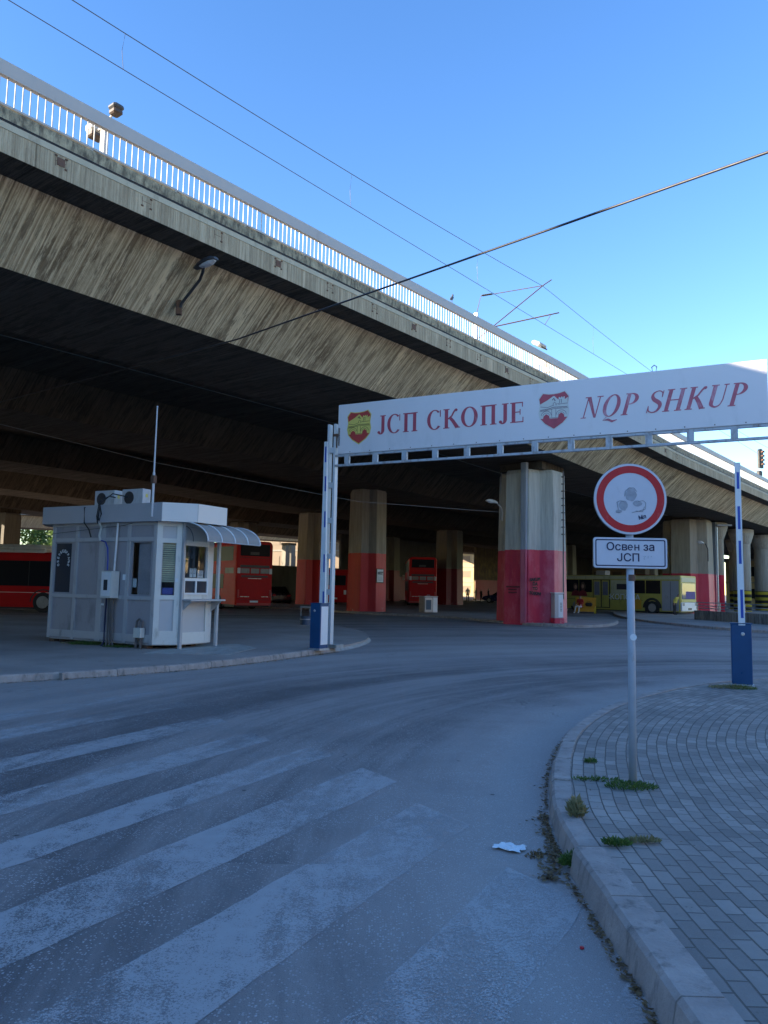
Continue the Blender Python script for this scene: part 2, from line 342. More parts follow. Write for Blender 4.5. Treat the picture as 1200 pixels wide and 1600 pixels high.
def m_leaf(name, c1, c2):
    a = NT(name)
    oi = a.n('ShaderNodeNewGeometry')
    f = a.math('ADD', a.math('MULTIPLY', oi.outputs['Random Per Island'], .5), a.math('MULTIPLY', a.noise(a.coord(), 1.1, 2), .5))
    a.set(a.ramp(f, [(.25, c1), (.75, c2)]), .6)
    try: a.b.inputs['Transmission Weight'].default_value = 0
    except Exception: pass
    tl = a.n('ShaderNodeBsdfTranslucent'); a.l(a.b.inputs['Base Color'].links[0].from_socket, tl.inputs[0])
    mx = a.n('ShaderNodeMixShader'); mx.inputs[0].default_value = .35
    a.l(a.b.outputs[0], mx.inputs[1]); a.l(tl.outputs[0], mx.inputs[2]); a.l(mx.outputs[0], a.o.inputs[0])
    return a.m
M['leaf'] = m_leaf('tree_leaves', (.045, .085, .014), (.12, .18, .03))
M['weed'] = m_leaf('weed_leaves', (.04, .10, .015), (.13, .20, .04))
M['dryweed'] = m_leaf('dry_grass', (.22, .19, .08), (.36, .33, .17))
M['deadleaf'] = m_leaf('dead_leaves', (.10, .055, .02), (.30, .20, .09))
M['bark'] = simple('bark', (.10, .075, .05), .9, var=.3, scale=6, bump=.8)
M['pigeon'] = simple('pigeon_feathers', (.07, .075, .09), .6, var=.3, scale=20)

# ------------------------------------------------------------------ mesh helpers
class MB:
    def __init__(s): s.v = []; s.f = []; s.mi = []; s.cur = 0
    def add(s, vs, fs):
        o = len(s.v); s.v += [tuple(v) for v in vs]; s.f += [tuple(i+o for i in f) for f in fs]; s.mi += [s.cur]*len(fs)
        return s
    def box(s, c, d, rz=0, ry=0, rx=0, bev=0):
        hx, hy, hz = d[0]/2, d[1]/2, d[2]/2
        mt = Matrix.Rotation(rz, 3, 'Z') @ Matrix.Rotation(ry, 3, 'Y') @ Matrix.Rotation(rx, 3, 'X')
        if bev:
            b = bev; pr = [(-hx+b, -hy), (hx-b, -hy), (hx, -hy+b), (hx, hy-b), (hx-b, hy), (-hx+b, hy), (-hx, hy-b), (-hx, -hy+b)]
            sc_ = [(x*(hx-b)/hx, y*(hy-b)/hy) for x, y in pr]
            rings = [[(x, y, -hz) for x, y in sc_], [(x, y, -hz+b) for x, y in pr], [(x, y, hz-b) for x, y in pr], [(x, y, hz) for x, y in sc_]]
            vs = [Vector(c)+mt @ Vector(q) for r in rings for q in r]; fs = [tuple(range(7, -1, -1)), tuple(range(24, 32))]
            for k in range(3):
                for i in range(8): j = (i+1) % 8; fs.append((k*8+i, k*8+j, k*8+8+j, k*8+8+i))
            return s.add(vs, fs)
        vs = [Vector(c)+mt @ Vector((x*hx, y*hy, z*hz)) for z in (-1, 1) for x, y in ((-1, -1), (1, -1), (1, 1), (-1, 1))]
        return s.add(vs, [(3, 2, 1, 0), (4, 5, 6, 7), (0, 1, 5, 4), (1, 2, 6, 5), (2, 3, 7, 6), (3, 0, 4, 7)])
    def bb(s, x0, x1, y0, y1, z0, z1, bev=0): return s.box(((x0+x1)/2, (y0+y1)/2, (z0+z1)/2), (abs(x1-x0), abs(y1-y0), abs(z1-z0)), bev=bev)
    def prism(s, poly, z0, z1):
        n = len(poly); vs = [(x, y, z0) for x, y in poly]+[(x, y, z1) for x, y in poly]
        return s.add(vs, [tuple(range(n-1, -1, -1)), tuple(range(n, 2*n))]+[(i, (i+1) % n, n+(i+1) % n, n+i) for i in range(n)])
    def loft(s, rings, close=True, caps=True):
        n = len(rings[0]); vs = [p for r in rings for p in r]; fs = []
        for k in range(len(rings)-1):
            for i in range(n if close else n-1): j = (i+1) % n; fs.append((k*n+i, k*n+j, k*n+n+j, k*n+n+i))
        if caps and close: fs += [tuple(range(n-1, -1, -1)), tuple((len(rings)-1)*n+i for i in range(n))]
        return s.add(vs, fs)
    def tube(s, pts, r, n=8, r1=None):
        pts = [Vector(p) for p in pts]; rings = []
        for i, p in enumerate(pts):
            d = (pts[min(i+1, len(pts)-1)]-pts[max(i-1, 0)]).normalized()
            a_ = d.cross(Vector((0, 0, 1)));
            if a_.length < .05: a_ = d.cross(Vector((1, 0, 0)))
            a_.normalize(); b = d.cross(a_)
            rr = r if r1 is None else r+(r1-r)*i/(len(pts)-1)
            rings.append([p+a_*math.cos(t)*rr+b*math.sin(t)*rr for t in [2*math.pi*k/n for k in range(n)]])
        return s.loft(rings)
    def cyl(s, p0, p1, r, n=16, r1=None): return s.tube([p0, p1], r, n, r1)
    def lathe(s, c, prof, n=20):
        return s.loft([[(c[0]+r*math.cos(2*math.pi*k/n), c[1]+r*math.sin(2*math.pi*k/n), c[2]+z) for k in range(n)] for r, z in prof])
    def ball(s, c, r, n=10, sz=(1, 1, 1)):
        return s.loft([[(c[0]+sz[0]*r*math.sin(t)*math.cos(2*math.pi*k/n), c[1]+sz[1]*r*math.sin(t)*math.sin(2*math.pi*k/n), c[2]-sz[2]*r*math.cos(t)) for k in range(n)] for t in [math.pi*(.04+.92*j/8) for j in range(9)]])
    def build(s, name, mats, parent=None, smooth=False, bevel=0, recalc=True):
        me = bpy.data.meshes.new(name); me.from_pydata(s.v, [], s.f)
        for q in (mats if isinstance(mats, (list, tuple)) else [mats]): me.materials.append(M[q] if isinstance(q, str) else q)
        me.polygons.foreach_set('material_index', s.mi)
        if recalc:
            b = bmesh.new(); b.from_mesh(me); bmesh.ops.recalc_face_normals(b, faces=b.faces); b.to_mesh(me); b.free()
        if smooth: me.polygons.foreach_set('use_smooth', [True]*len(me.polygons))
        me.update(); o = bpy.data.objects.new(name, me); C.objects.link(o)
        if parent: o.parent = parent
        if bevel:
            q = o.modifiers.new('bevel', 'BEVEL'); q.width = bevel; q.segments = 2; q.limit_method = 'ANGLE'; q.angle_limit = R(40)
        return o

def tag(o, label=None, cat=None, group=None, kind=None):
    if label: o['label'] = label
    if cat: o['category'] = cat
    if group: o['group'] = group
    if kind: o['kind'] = kind
    return o
def empty(name, loc=(0, 0, 0), rz=0, label=None, cat=None, group=None, kind=None):
    o = bpy.data.objects.new(name, None); C.objects.link(o); o.location = loc; o.rotation_euler.z = rz
    o.empty_display_size = .3
    return tag(o, label, cat, group, kind)
def kids(o): return [c for c in bpy.data.objects if c.parent == o]
def copy_tree(o, parent=None):
    c = o.copy(); C.objects.link(c); c.parent = parent
    for ch in kids(o): copy_tree(ch, c)
    return c

def flat(mb, poly, y, th=.002, flip=False):
    """polygon in the local x/z plane facing -y, extruded th"""
    n = len(poly); vs = [(p[0], y, p[1]) for p in poly]+[(p[0], y+th, p[1]) for p in poly]
    mb.add(vs, [tuple(range(n)), tuple(range(2*n-1, n-1, -1))]+[(i, (i+1) % n, n+(i+1) % n, n+i) for i in range(n)])

def text_mesh(body, size, name, mat, parent, loc, rot=(R(90), 0, 0), bold=.0, align='CENTER', ext=.002, xs=1.0, shear=0):
    cu = bpy.data.curves.new(name, 'FONT'); cu.body = body; cu.size = size; cu.align_x = align; cu.extrude = ext; cu.offset = bold; cu.shear = shear
    cu.resolution_u = 4
    t = bpy.data.objects.new(name, cu); C.objects.link(t)
    dg = bpy.context.evaluated_depsgraph_get(); me = bpy.data.meshes.new_from_object(t.evaluated_get(dg))
    bpy.data.objects.remove(t); bpy.data.curves.remove(cu)
    me.materials.clear(); me.materials.append(M[mat]); me.name = name
    me.transform(Matrix.Translation(loc) @ Matrix.Rotation(rot[2], 4, 'Z') @ Matrix.Rotation(rot[0], 4, 'X') @ Matrix.Rotation(rot[1], 4, 'Z') @ Matrix.Diagonal((xs, 1, 1, 1)))
    o = bpy.data.objects.new(name, me); C.objects.link(o); o.parent = parent
    return o

# ------------------------------------------------------------------ ground, roads, pavements
def catmull(pts, k=8):
    out = []; P = [Vector((*p, 0)) for p in pts]
    for i in range(len(P)-1):
        a_, b, c, d = P[max(i-1, 0)], P[i], P[i+1], P[min(i+2, len(P)-1)]
        for j in range(k):
            t = j/k; q = .5*((2*b)+(c-a_)*t+(2*a_-5*b+4*c-d)*t*t+(3*b-a_-3*c+d)*t**3); out.append((q.x, q.y))
    out.append(tuple(pts[-1])); return out
def resample(pts, step):
    P = [Vector(p) for p in pts]; L = [0]
    for a_, b in zip(P, P[1:]): L.append(L[-1]+(b-a_).length)
    n = max(2, int(L[-1]/step)); out = []; k = 0
    for i in range(n+1):
        t = L[-1]*i/n
        while k < len(P)-2 and L[k+1] < t: k += 1
        f = (t-L[k])/(L[k+1]-L[k]) if L[k+1] > L[k] else 0; out.append(tuple(P[k].lerp(P[k+1], f)))
    return out
def offset(pts, d):
    out = []
    for i, p in enumerate(pts):
        a_ = Vector(pts[max(i-1, 0)]); b = Vector(pts[min(i+1, len(pts)-1)]); t = (b-a_).normalized()
        out.append((p[0]+t.y*d, p[1]-t.x*d))          # to the right of travel
    return out

g = MB(); N = 40
def grid(n, half, cy):
    mb = MB(); vs = [(-half+2*half*i/n, cy-half+2*half*j/n, 0) for j in range(n+1) for i in range(n+1)]
    mb.add(vs, [(j*(n+1)+i, j*(n+1)+i+1, (j+1)*(n+1)+i+1, (j+1)*(n+1)+i) for j in range(n) for i in range(n)]); return mb
tag(grid(20, 900, 300).build('ground', 'asphalt'), kind='structure')

def sheet(poly, z, name, mat, kind='structure'):
    """raised slab with vertical skirt, filled by triangulation"""
    bm = bmesh.new(); vs = [bm.verts.new((x, y, z)) for x, y in poly]; f = bm.faces.new(vs)
    r = bmesh.ops.extrude_face_region(bm, geom=[f]); bmesh.ops.translate(bm, verts=[v for v in r['geom'] if isinstance(v, bmesh.types.BMVert)], vec=(0, 0, -z-.05))
    bmesh.ops.recalc_face_normals(bm, faces=bm.faces); bmesh.ops.triangulate(bm, faces=[q for q in bm.faces if len(q.verts) > 4])
    me = bpy.data.meshes.new(name); bm.to_mesh(me); bm.free(); me.materials.append(M[mat]); o = bpy.data.objects.new(name, me); C.objects.link(o)
    return tag(o, kind=kind)

def kerb_line(pts, w_, h, name, mat, length=.8, gap=.012, side=1, lean=.03, jit=.006):
    """row of kerb stones along pts; body lies to the right of travel (side=1)"""
    pts = resample(pts, .1); rs = MB(); n = len(pts); k = max(2, int(length/.1)); i = 0; rr = random.Random(len(pts))
    while i < n-1:
        seg = pts[i:i+k+1]
        if len(seg) < 2: break
        seg = [Vector(p) for p in seg]; d0 = (seg[1]-seg[0]).normalized()*gap/2; d1 = (seg[-1]-seg[-2]).normalized()*gap/2
        seg[0] += d0; seg[-1] -= d1; dz = rr.uniform(-jit, jit); dd = rr.uniform(-jit, jit)
        seg = [tuple(p) for p in seg]
        a0 = offset(seg, side*(dd)); a1 = offset(seg, side*(lean+dd)); a2 = offset(seg, side*(lean+.02+dd)); a3 = offset(seg, side*w_)
        rings = []
        for q0, q1, q2, q3 in zip(a0, a1, a2, a3):
            rings.append([(q0[0], q0[1], -.04), (q1[0], q1[1], h-.02+dz), (q2[0], q2[1], h+dz), (q3[0], q3[1], h+dz), (q3[0], q3[1], -.04)])
        rs.loft(rings); i += k
    return tag(rs.build(name, mat), kind='structure')

RK = [(1.00, .2), (1.04, 1.6), (1.07, 3.03), (1.08, 3.8), (1.09, 4.55)]
RK2 = [(1.12, 4.62), (1.16, 5.25), (1.28, 5.95), (1.56, 7.1), (2.02, 8.45), (2.78, 9.95), (3.85, 11.5), (5.15, 12.85), (6.6, 13.85), (8.4, 14.6), (11, 15.0), (18, 15.2), (30, 15.2)]
kerb_line(catmull(RK), .20, .155, 'near_kerb', 'kerb', .95)
kerb_line(catmull(RK2), .17, .125, 'curved_kerb', 'kerb', .8)

# brick pavement: a grid that follows the kerb, UV = (arc length, distance from the kerb) in metres
full = resample(catmull(RK[:-1]+RK2), .12)
offs = [.16, .3]+[.3+.35*i for i in range(1, 22)]
rows = [offset(full, d) for d in offs]
def clampfold(rows):      # stop the offset lines from folding over each other on the inside of the bend
    for k in range(1, len(rows)):
        for i in range(1, len(rows[k])):
            a_ = Vector(rows[0][i])-Vector(rows[0][i-1]); b = Vector(rows[k][i])-Vector(rows[k][i-1])
            if a_.dot(b) < 0: rows[k][i] = rows[k][i-1]
    return rows
rows = clampfold(rows)
bm = bmesh.new(); uvl = bm.loops.layers.uv.new('UVMap'); V = []
for k, r in enumerate(rows):
    V.append([bm.verts.new((x, y, .118+.006*noise.noise((x*.8, y*.8, 0)))) for x, y in r])
for k in range(len(rows)-1):
    for i in range(len(full)-1):
        f = bm.faces.new((V[k][i], V[k+1][i], V[k+1][i+1], V[k][i+1]))
        for lp, (ii, kk) in zip(f.loops, ((i, k), (i, k+1), (i+1, k+1), (i+1, k))): lp[uvl].uv = (ii*.12, offs[kk])
bmesh.ops.recalc_face_normals(bm, faces=bm.faces)
for f in bm.faces:
    if f.normal.z < 0: f.normal_flip()
me = bpy.data.meshes.new('brick_pavement'); bm.to_mesh(me); bm.free(); me.materials.append(M['pavers'])
o = bpy.data.objects.new('brick_pavement', me); C.objects.link(o); tag(o, kind='structure')
inner = rows[-1][::8]+[(60, 6), (60, -30), (8, -30), (8, .2)]
sheet([(p[0], p[1]) for p in rows[-2][::10]]+[(60, 7.5), (60, -10), (9, -10)], .108, 'inner_pavement', 'footway')

# pavement with the kiosk
LK = [(-22, -1.5), (-12, 6.6), (-5.84, 12.01), (-5.11, 12.63), (-4.33, 13.4), (-3.48, 14.38), (-2.55, 15.9), (-1.65, 17.7), (-1.1, 18.9)]
lk = catmull(LK)
tip = catmull([(-1.1, 18.9), (-.66, 20.2), (-.36, 21.8), (-.28, 23.4), (-.5, 25.6), (-1.0, 27.6), (-2.02, 30.1), (-3.65, 33.0), (-6.2, 33.9), (-10, 33.6), (-16, 32.2), (-30, 29)])
isl = lk+tip[1:]+[(-30, 0)]
isl_poly = offset(lk+tip[1:], -.10)+[(-30.5, 29), (-30, 4.9)]
sheet(isl_poly, .112, 'kiosk_pavement', 'footway')
kerb_line(lk, .16, .12, 'kiosk_pavement_kerb', 'kerb', 1.0, side=-1)
kerb_line(tip, .45, .105, 'island_end_kerb', 'kerb_pale', .45, side=-1, lean=.12)
ap = MB(); ap.prism([(-4.95, 16.2), (-3.2, 16.35), (-2.9, 18.2), (-3.6, 19.3), (-4.6, 18.6)], .09, .121); tag(ap.build('concrete_apron', 'kerb_pale'), kind='structure')
# strip under the bridge
MK = [(-30, 68), (-14, 57), (-6, 51.5), (-1, 44.9), (3.2, 41.6), (5.4, 37.2), (6.6, 35.1), (7.6, 34.1), (8.8, 33.9), (10.2, 35.3), (11.6, 38.2), (12.6, 41.2)]
mk = catmull(MK); back = [(11.4, 44), (8, 46), (2, 52), (-4, 61), (-14, 69), (-30, 80)]
sheet(offset(mk, -.1)+back, .112, 'pier_pavement', 'footway')
kerb_line(mk, .16, .12, 'pier_pavement_kerb', 'kerb', 1.0, side=-1)
BK = catmull([(17.2, 57.5), (15.6, 52), (14.5, 46), (14.3, 39.5), (15.2, 34.6), (17.2, 30.6), (22, 26), (40, 18)])
sheet(offset(BK, -.1)+[(60, 30), (60, 90), (30, 75)], .112, 'bus_stop_pavement', 'footway')
kerb_line(BK, .16, .12, 'bus_stop_kerb', 'kerb', 1.0, side=-1)

# zebra crossing
mk_ = MB(); e1 = Vector((.54, -.84)).normalized(); e2 = Vector((-.47, -.883)).normalized(); p0 = Vector((-2.02, 9.5))
STR = [(-3.46, .5, 3), (-2.43, .5, 4), (-1.38, .5, 5), (0, .48, 8.0), (1.17, .50, 8.0), (2.25, .44, 7.6), (3.25, .56, 7.0), (4.28, .62, 6.4), (5.43, .60, 5.0), (6.42, .75, 3.0)]
for q, (d, wd, ln) in enumerate(STR):
    a_ = p0+e1*d; a_ += e2*(.0 if q < 8 else .35); a_ -= e2*(.25 if q in (5, 6) else 0)
    n = 60; vs = []
    for i in range(n+1):
        c_ = a_+e2*(ln*i/n); wob = .02*noise.noise((i*.6, q*3.1, 0)); wo2 = .02*noise.noise((i*.6, q*3.1+9, 0))
        vs += [(*(c_+e1*wob), .004), (*(c_+e1*(wd+wo2)), .004)]
    mk_.add(vs, [(2*i, 2*i+1, 2*i+3, 2*i+2) for i in range(n)])
tag(mk_.build('road_markings', 'paint'), kind='structure')

# leaf litter in the gutters
lf = MB(); rl = random.Random(3)
def litter(line, n, spread, z=.006, big=1.):
    L = resample(line, .05)
    for _ in range(n):
        i = rl.randrange(len(L)-1); p = Vector(L[i]); t = (Vector(L[i+1])-p).normalized(); nn = Vector((-t.y, t.x))
        d = abs(rl.gauss(0, spread)); c = p+nn*(d+.01)+t*rl.uniform(-.03, .03); s_ = rl.uniform(.008, .028)*big; a0 = rl.uniform(0, 6.3)
        u_ = Vector((math.cos(a0), math.sin(a0)))*s_; v_ = Vector((-u_.y, u_.x))*rl.uniform(.35, .7); zz = z+rl.uniform(0, .012)
        lf.add([(*(c-u_), zz), (*(c-v_), zz+rl.uniform(-.002, .008)), (*(c+u_), zz+rl.uniform(0, .01)), (*(c+v_), zz)], [(0, 1, 2, 3)])
litter(catmull(RK), 700, .022, big=.75); litter(catmull(RK2)[:60], 900, .022, big=.75); litter(catmull(RK2)[3:14], 260, .045, big=.8)
litter([tuple(p) for p in catmull([(1.0, 4.4), (1.08, 4.62), (1.1, 4.9)])], 190, .06, big=.9)
litter([p for p in reversed(lk)], 2200, .06, big=1.1)
for _ in range(420):
    c = Vector((rl.uniform(1.2, 5.5), rl.uniform(2, 11))); s_ = rl.uniform(.004, .014); a0 = rl.uniform(0, 6.3); u_ = Vector((math.cos(a0), math.sin(a0)))*s_; v_ = Vector((-u_.y, u_.x))*.5
    if c.x < 1.35+.028*max(0, c.y-4.8)**2: continue
    lf.add([(*(c-u_), .128), (*(c-v_), .13), (*(c+u_), .131), (*(c+v_), .129)], [(0, 1, 2, 3)])
tag(lf.build('fallen_leaves', 'deadleaf'), kind='stuff')

# ------------------------------------------------------------------ the viaducts (local x runs along the bridge, y away from the camera)
BR = math.atan2(.7809, .6247)
def W(s, q, z=0): return Vector((.6247*s-.7809*q, .7809*s+.6247*q, z))
def smooth(t): t = max(0, min(1, t)); return t*t*(3-2*t)
def dip(s): return -.40*smooth((s-27)/17)
def haunch(s, c=35., wd=13., d=.12): return -d*max(0, 1-abs(s-c)/wd)
def srange(a_, b, st): n = int((b-a_)/st); return [a_+(b-a_)*i/n for i in range(n+1)]
def loftp(mb, prof, ss, zf=dip): mb.loft([[(s, q, z+zf(s)) for q, z in prof] for s in ss]); return mb

def viaduct(qc, qf, qb, label, s0=-75, s1=140, first=False, mat='girder_dark', zf=dip, name='railway_viaduct', pier_s=35):
    r = empty(name, W(0, qc), BR, label, 'bridge', 'parallel railway viaducts')
    o_ = qc; ss = srange(s0, s1, 1.5)
    m_ = MB(); hz = lambda s: zf(s)
    rings = [[(s, 15.3-17.25, 7.8+zf(s)+haunch(s, pier_s)), (s, 13.98-17.25, 8.98+zf(s)), (s, 3.27, 8.98+zf(s)), (s, 1.95, 7.8+zf(s)+haunch(s, pier_s))] for s in ss]
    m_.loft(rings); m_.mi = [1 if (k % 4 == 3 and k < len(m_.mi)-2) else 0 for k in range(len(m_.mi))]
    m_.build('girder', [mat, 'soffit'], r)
    d_ = MB(); loftp(d_, [(qf-o_, 9.0), (qf-o_, 9.5), (qb-o_, 9.5), (qb-o_, 9.0)], ss if not first else srange(s0, 66, 1.5), zf)
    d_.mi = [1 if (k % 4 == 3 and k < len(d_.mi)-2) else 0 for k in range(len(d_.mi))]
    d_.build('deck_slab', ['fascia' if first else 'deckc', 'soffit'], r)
    return r

v1 = viaduct(17.25, 13.25, 23.4, 'nearest concrete viaduct deck with white railing, spanning above the kiosk', first=True, mat='web')
ss = srange(-75, 66, 1.0); q0 = 13.25-17.25
b_ = MB(); loftp(b_, [(q0-.012, 9.44), (q0-.012, 9.56), (q0+.9, 9.56), (q0+.9, 9.44)], ss); b_.build('ledge', 'ledge', v1)
b_ = MB(); loftp(b_, [(q0+.02, 9.562), (q0+.02, 9.84), (q0+.85, 9.84), (q0+.85, 9.562)], ss); b_.build('curb', 'curb_top', v1)
b_ = MB()
for dz in (0, .028):
    b_.tube([(s, q0+.0, 9.575+dz+dip(s)+.012*noise.noise((s*.35, dz*80, 0))) for s in srange(-20, 64, .6)], .011, 5)
b_.build('cable', 'wire', v1)
b_ = MB(); loftp(b_, [(q0+.02, 10.42), (q0+.02, 10.69), (q0+.10, 10.705), (q0+.12, 10.69), (q0+.12, 10.42)], ss); rail = b_.build('railing', 'railband', v1)
b_ = MB(); loftp(b_, [(q0+.03, 9.875), (q0+.03, 9.915), (q0+.11, 9.915), (q0+.11, 9.875)], ss)
for s in srange(-74, 65.5, 1.92): b_.bb(s-.03, s+.03, q0+.04, q0+.10, 9.82+dip(s), 9.88+dip(s))
b_.build('bottom_rail', 'railw', rail)
b_ = MB(); s = -74.9
while s < 65.9: b_.bb(s-.008, s+.008, q0+.06, q0+.079, 9.914+dip(s), 10.422+dip(s)); s += .140
b_.build('baluster_row', 'railw', rail)
# rusty bolt plates along the fascia
for i in range(20):
    s = 6.76+i*1.84
    b_ = MB(); rb = random.Random(i)
    if i % 3 == 0:
        b_.bb(s-.075, s+.075, q0-.012, q0+.01, 9.23+dip(s), 9.38+dip(s))
    for a_ in (-.10, .10):
        for c_ in (-.10, .10):
            if rb.random() < .8: b_.bb(s+a_-.022, s+a_+.022, q0-.018, q0+.008, 9.3+c_-.014+dip(s), 9.3+c_+.014+dip(s))
    b_.bb(s-.106, s-.098, q0-.004, q0+.008, 9.2+dip(s), 9.4+dip(s)); b_.bb(s+.098, s+.104, q0-.0035, q0+.008, 9.2+dip(s), 9.4+dip(s)); b_.bb(s-.10, s+.10, q0-.003, q0+.008, 9.30+dip(s), 9.306+dip(s))
    b_.build('bolt_plate', 'rust', v1)
# parapet beyond the expansion joint
b_ = MB(); pss = srange(66.3, 140, 1.5)
loftp(b_, [(-3.27, 8.985), (-3.30, 10.25), (-3.0, 10.25), (-3.0, 8.985)], pss); b_.build('parapet', 'parapet', v1)
b_ = MB(); loftp(b_, [(-2.99, 8.99), (-2.99, 9.5), (6.1, 9.5), (6.1, 8.99)], pss); b_.build('deck_slab', 'deckc', v1)
# drip strip along the web's top edge
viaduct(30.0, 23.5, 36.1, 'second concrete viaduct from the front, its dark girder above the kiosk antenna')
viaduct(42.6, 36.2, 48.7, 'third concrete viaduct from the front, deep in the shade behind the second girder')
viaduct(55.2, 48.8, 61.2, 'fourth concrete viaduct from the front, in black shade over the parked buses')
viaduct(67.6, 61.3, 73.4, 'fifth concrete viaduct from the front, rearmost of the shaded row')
vf = viaduct(86.0, 82, 92, 'farthest viaduct, standing apart in daylight behind the shaded decks', mat='fascia', zf=lambda s: -.9+.022*max(0, s-20))

# ------------------------------------------------------------------ piers
def pier(s, q, r_, h, mat, label, sx=1.0, rz=0, extra=None, name='bridge_pier'):
    t = empty(name, W(s, q), BR+rz, label, 'bridge pier', 'bridge piers')
    P = []
    for k in range(4):
        for x, y in ((1.0, -.42), (1.0, .42), (.60, .60)):
            cs, sn = [(1, 0), (0, 1), (-1, 0), (0, -1)][k]; P.append((x*cs-y*sn, x*sn+y*cs))
    b = MB(); rings = []
    for z, k in ((-.05, 1.03), (.6, 1.02), (2.5, 1.0), (h-.5, .955), (h-.18, .95), (h, .90)):
        rings.append([(x*r_*sx*k, y*r_*k, z) for x, y in P])
    b.loft(rings); b.build('shaft', mat, t, bevel=.03)
    b = MB(); b.bb(-r_*.75*sx, r_*.75*sx, -r_*.75, r_*.75, h-.01, h+.35); b.build('bearing_block', 'girder_dark', t)
    return t
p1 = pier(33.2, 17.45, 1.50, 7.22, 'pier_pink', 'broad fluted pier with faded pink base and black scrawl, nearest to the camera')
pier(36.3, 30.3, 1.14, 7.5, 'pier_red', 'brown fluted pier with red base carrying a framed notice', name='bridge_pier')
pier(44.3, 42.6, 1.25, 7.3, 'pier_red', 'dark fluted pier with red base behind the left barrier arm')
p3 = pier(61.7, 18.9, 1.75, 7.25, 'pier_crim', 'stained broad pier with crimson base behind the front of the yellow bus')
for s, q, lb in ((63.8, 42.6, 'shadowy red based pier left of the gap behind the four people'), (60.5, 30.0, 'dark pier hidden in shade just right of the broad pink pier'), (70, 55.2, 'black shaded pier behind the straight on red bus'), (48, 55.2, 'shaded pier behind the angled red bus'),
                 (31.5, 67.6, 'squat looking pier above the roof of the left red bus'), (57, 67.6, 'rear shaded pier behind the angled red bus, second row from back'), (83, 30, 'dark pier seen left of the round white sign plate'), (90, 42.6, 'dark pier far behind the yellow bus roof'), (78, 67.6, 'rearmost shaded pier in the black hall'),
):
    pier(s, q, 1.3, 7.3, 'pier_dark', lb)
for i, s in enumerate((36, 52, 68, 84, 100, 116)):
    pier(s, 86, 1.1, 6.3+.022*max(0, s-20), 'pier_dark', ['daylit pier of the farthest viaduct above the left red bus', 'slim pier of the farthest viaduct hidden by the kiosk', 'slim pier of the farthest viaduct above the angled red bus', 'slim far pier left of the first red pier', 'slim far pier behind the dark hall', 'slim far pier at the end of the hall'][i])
# drain pipe and conduit on the near pier
b = MB(); b.bb(-1.64, -1.40, -.56, -.30, .1, 7.5); b.build('drain_channel', m_pier('channel_paint', (.50, .10, .16), 3.45, fade_glare=.5, conc=(.36, .39, .42)), p1)
b = MB(); b.tube([(.10, -1.60, 1.2), (.10, -1.60, 7.2)], .035, 8)
for k in range(9): b.bb(.05, .15, -1.66, -1.52, 4.2+k*.34, 4.25+k*.34)
b.build('cable_conduit', 'brownpipe', p1)
b = MB(); b.tube([(-1.3, .95, 4.9), (-1.32, .95, 6.6), (-1.0, 1.1, 7.2)], .025, 6); b.build('cable', 'litwire', p1)
b = MB(); b.tube([(1.0, -1.93, .2), (1.0, -1.93, 6.75), (1.1, -1.93, 6.95), (3.0, -2.5, 7.05)], .07, 8); b.build('drain_pipe', 'galv', p3)
b = MB(); b.bb(1.25, 1.6, -1.75, -1.35, 0, 7.2); b.build('pilaster', m_pier('pil_paint', (.50, .05, .10), 3.1, conc=(.22, .25, .28)), p3)

def column(s, q, r_, h, mat, label):
    t = empty('round_column', W(s, q), BR, label, 'column', 'round columns with flared heads')
    b = MB(); b.lathe((0, 0, 0), [(r_*1.0, -.05), (r_, h-1.15), (r_*1.02, h-1.05)], 28); b.build('shaft', mat, t, smooth=True)
    b = MB(); rg = []
    for z, k in ((h-1.05, 0.), (h-.1, 1.), (h+.25, 1.)):
        rg.append([(math.cos(2*math.pi*j/28)*(r_*1.02+k*.9), math.sin(2*math.pi*j/28)*(r_*1.02+k*.25), z) for j in range(28)])
    b.loft(rg); b.build('flared_head', mat, t)
    return t
column(65.0, 17.6, .50, 7.0, 'pier_crim', 'slim round column with plain crimson base')
column(72.5, 17.6, .72, 7.0, 'pier_band', 'round column with yellow and black bands partly behind the right barrier arm')
column(86.0, 21.5, .60, 7.0, 'pier_band', 'thin banded column in the gap behind the crimson column')
column(80.5, 17.6, .80, 7.0, 'pier_band', 'rightmost round column with yellow and black bands')

# walls closing the hall behind
def hall_wall(s0, s1, q, label, mat='wood', name='hall_wall'):
    t = empty(name, W(s0, q), BR, label, 'wall', 'rear walls of the hall')
    b = MB(); b.bb(0, s1-s0, 0, .3, 0, 7.6); b.build('wall_panel', mat, t)
    b = MB(); b.bb(0, s1-s0, -.02, -.002, .02, 2.9); b.build('red_dado', 'pier_dark', t)
    return t
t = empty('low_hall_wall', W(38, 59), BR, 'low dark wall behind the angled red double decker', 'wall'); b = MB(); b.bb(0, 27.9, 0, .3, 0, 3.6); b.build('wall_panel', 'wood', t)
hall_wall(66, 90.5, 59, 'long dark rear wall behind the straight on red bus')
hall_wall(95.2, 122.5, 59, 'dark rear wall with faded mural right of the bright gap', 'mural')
hall_wall(126.2, 160, 59, 'dark rear wall above the yellow bus roof')

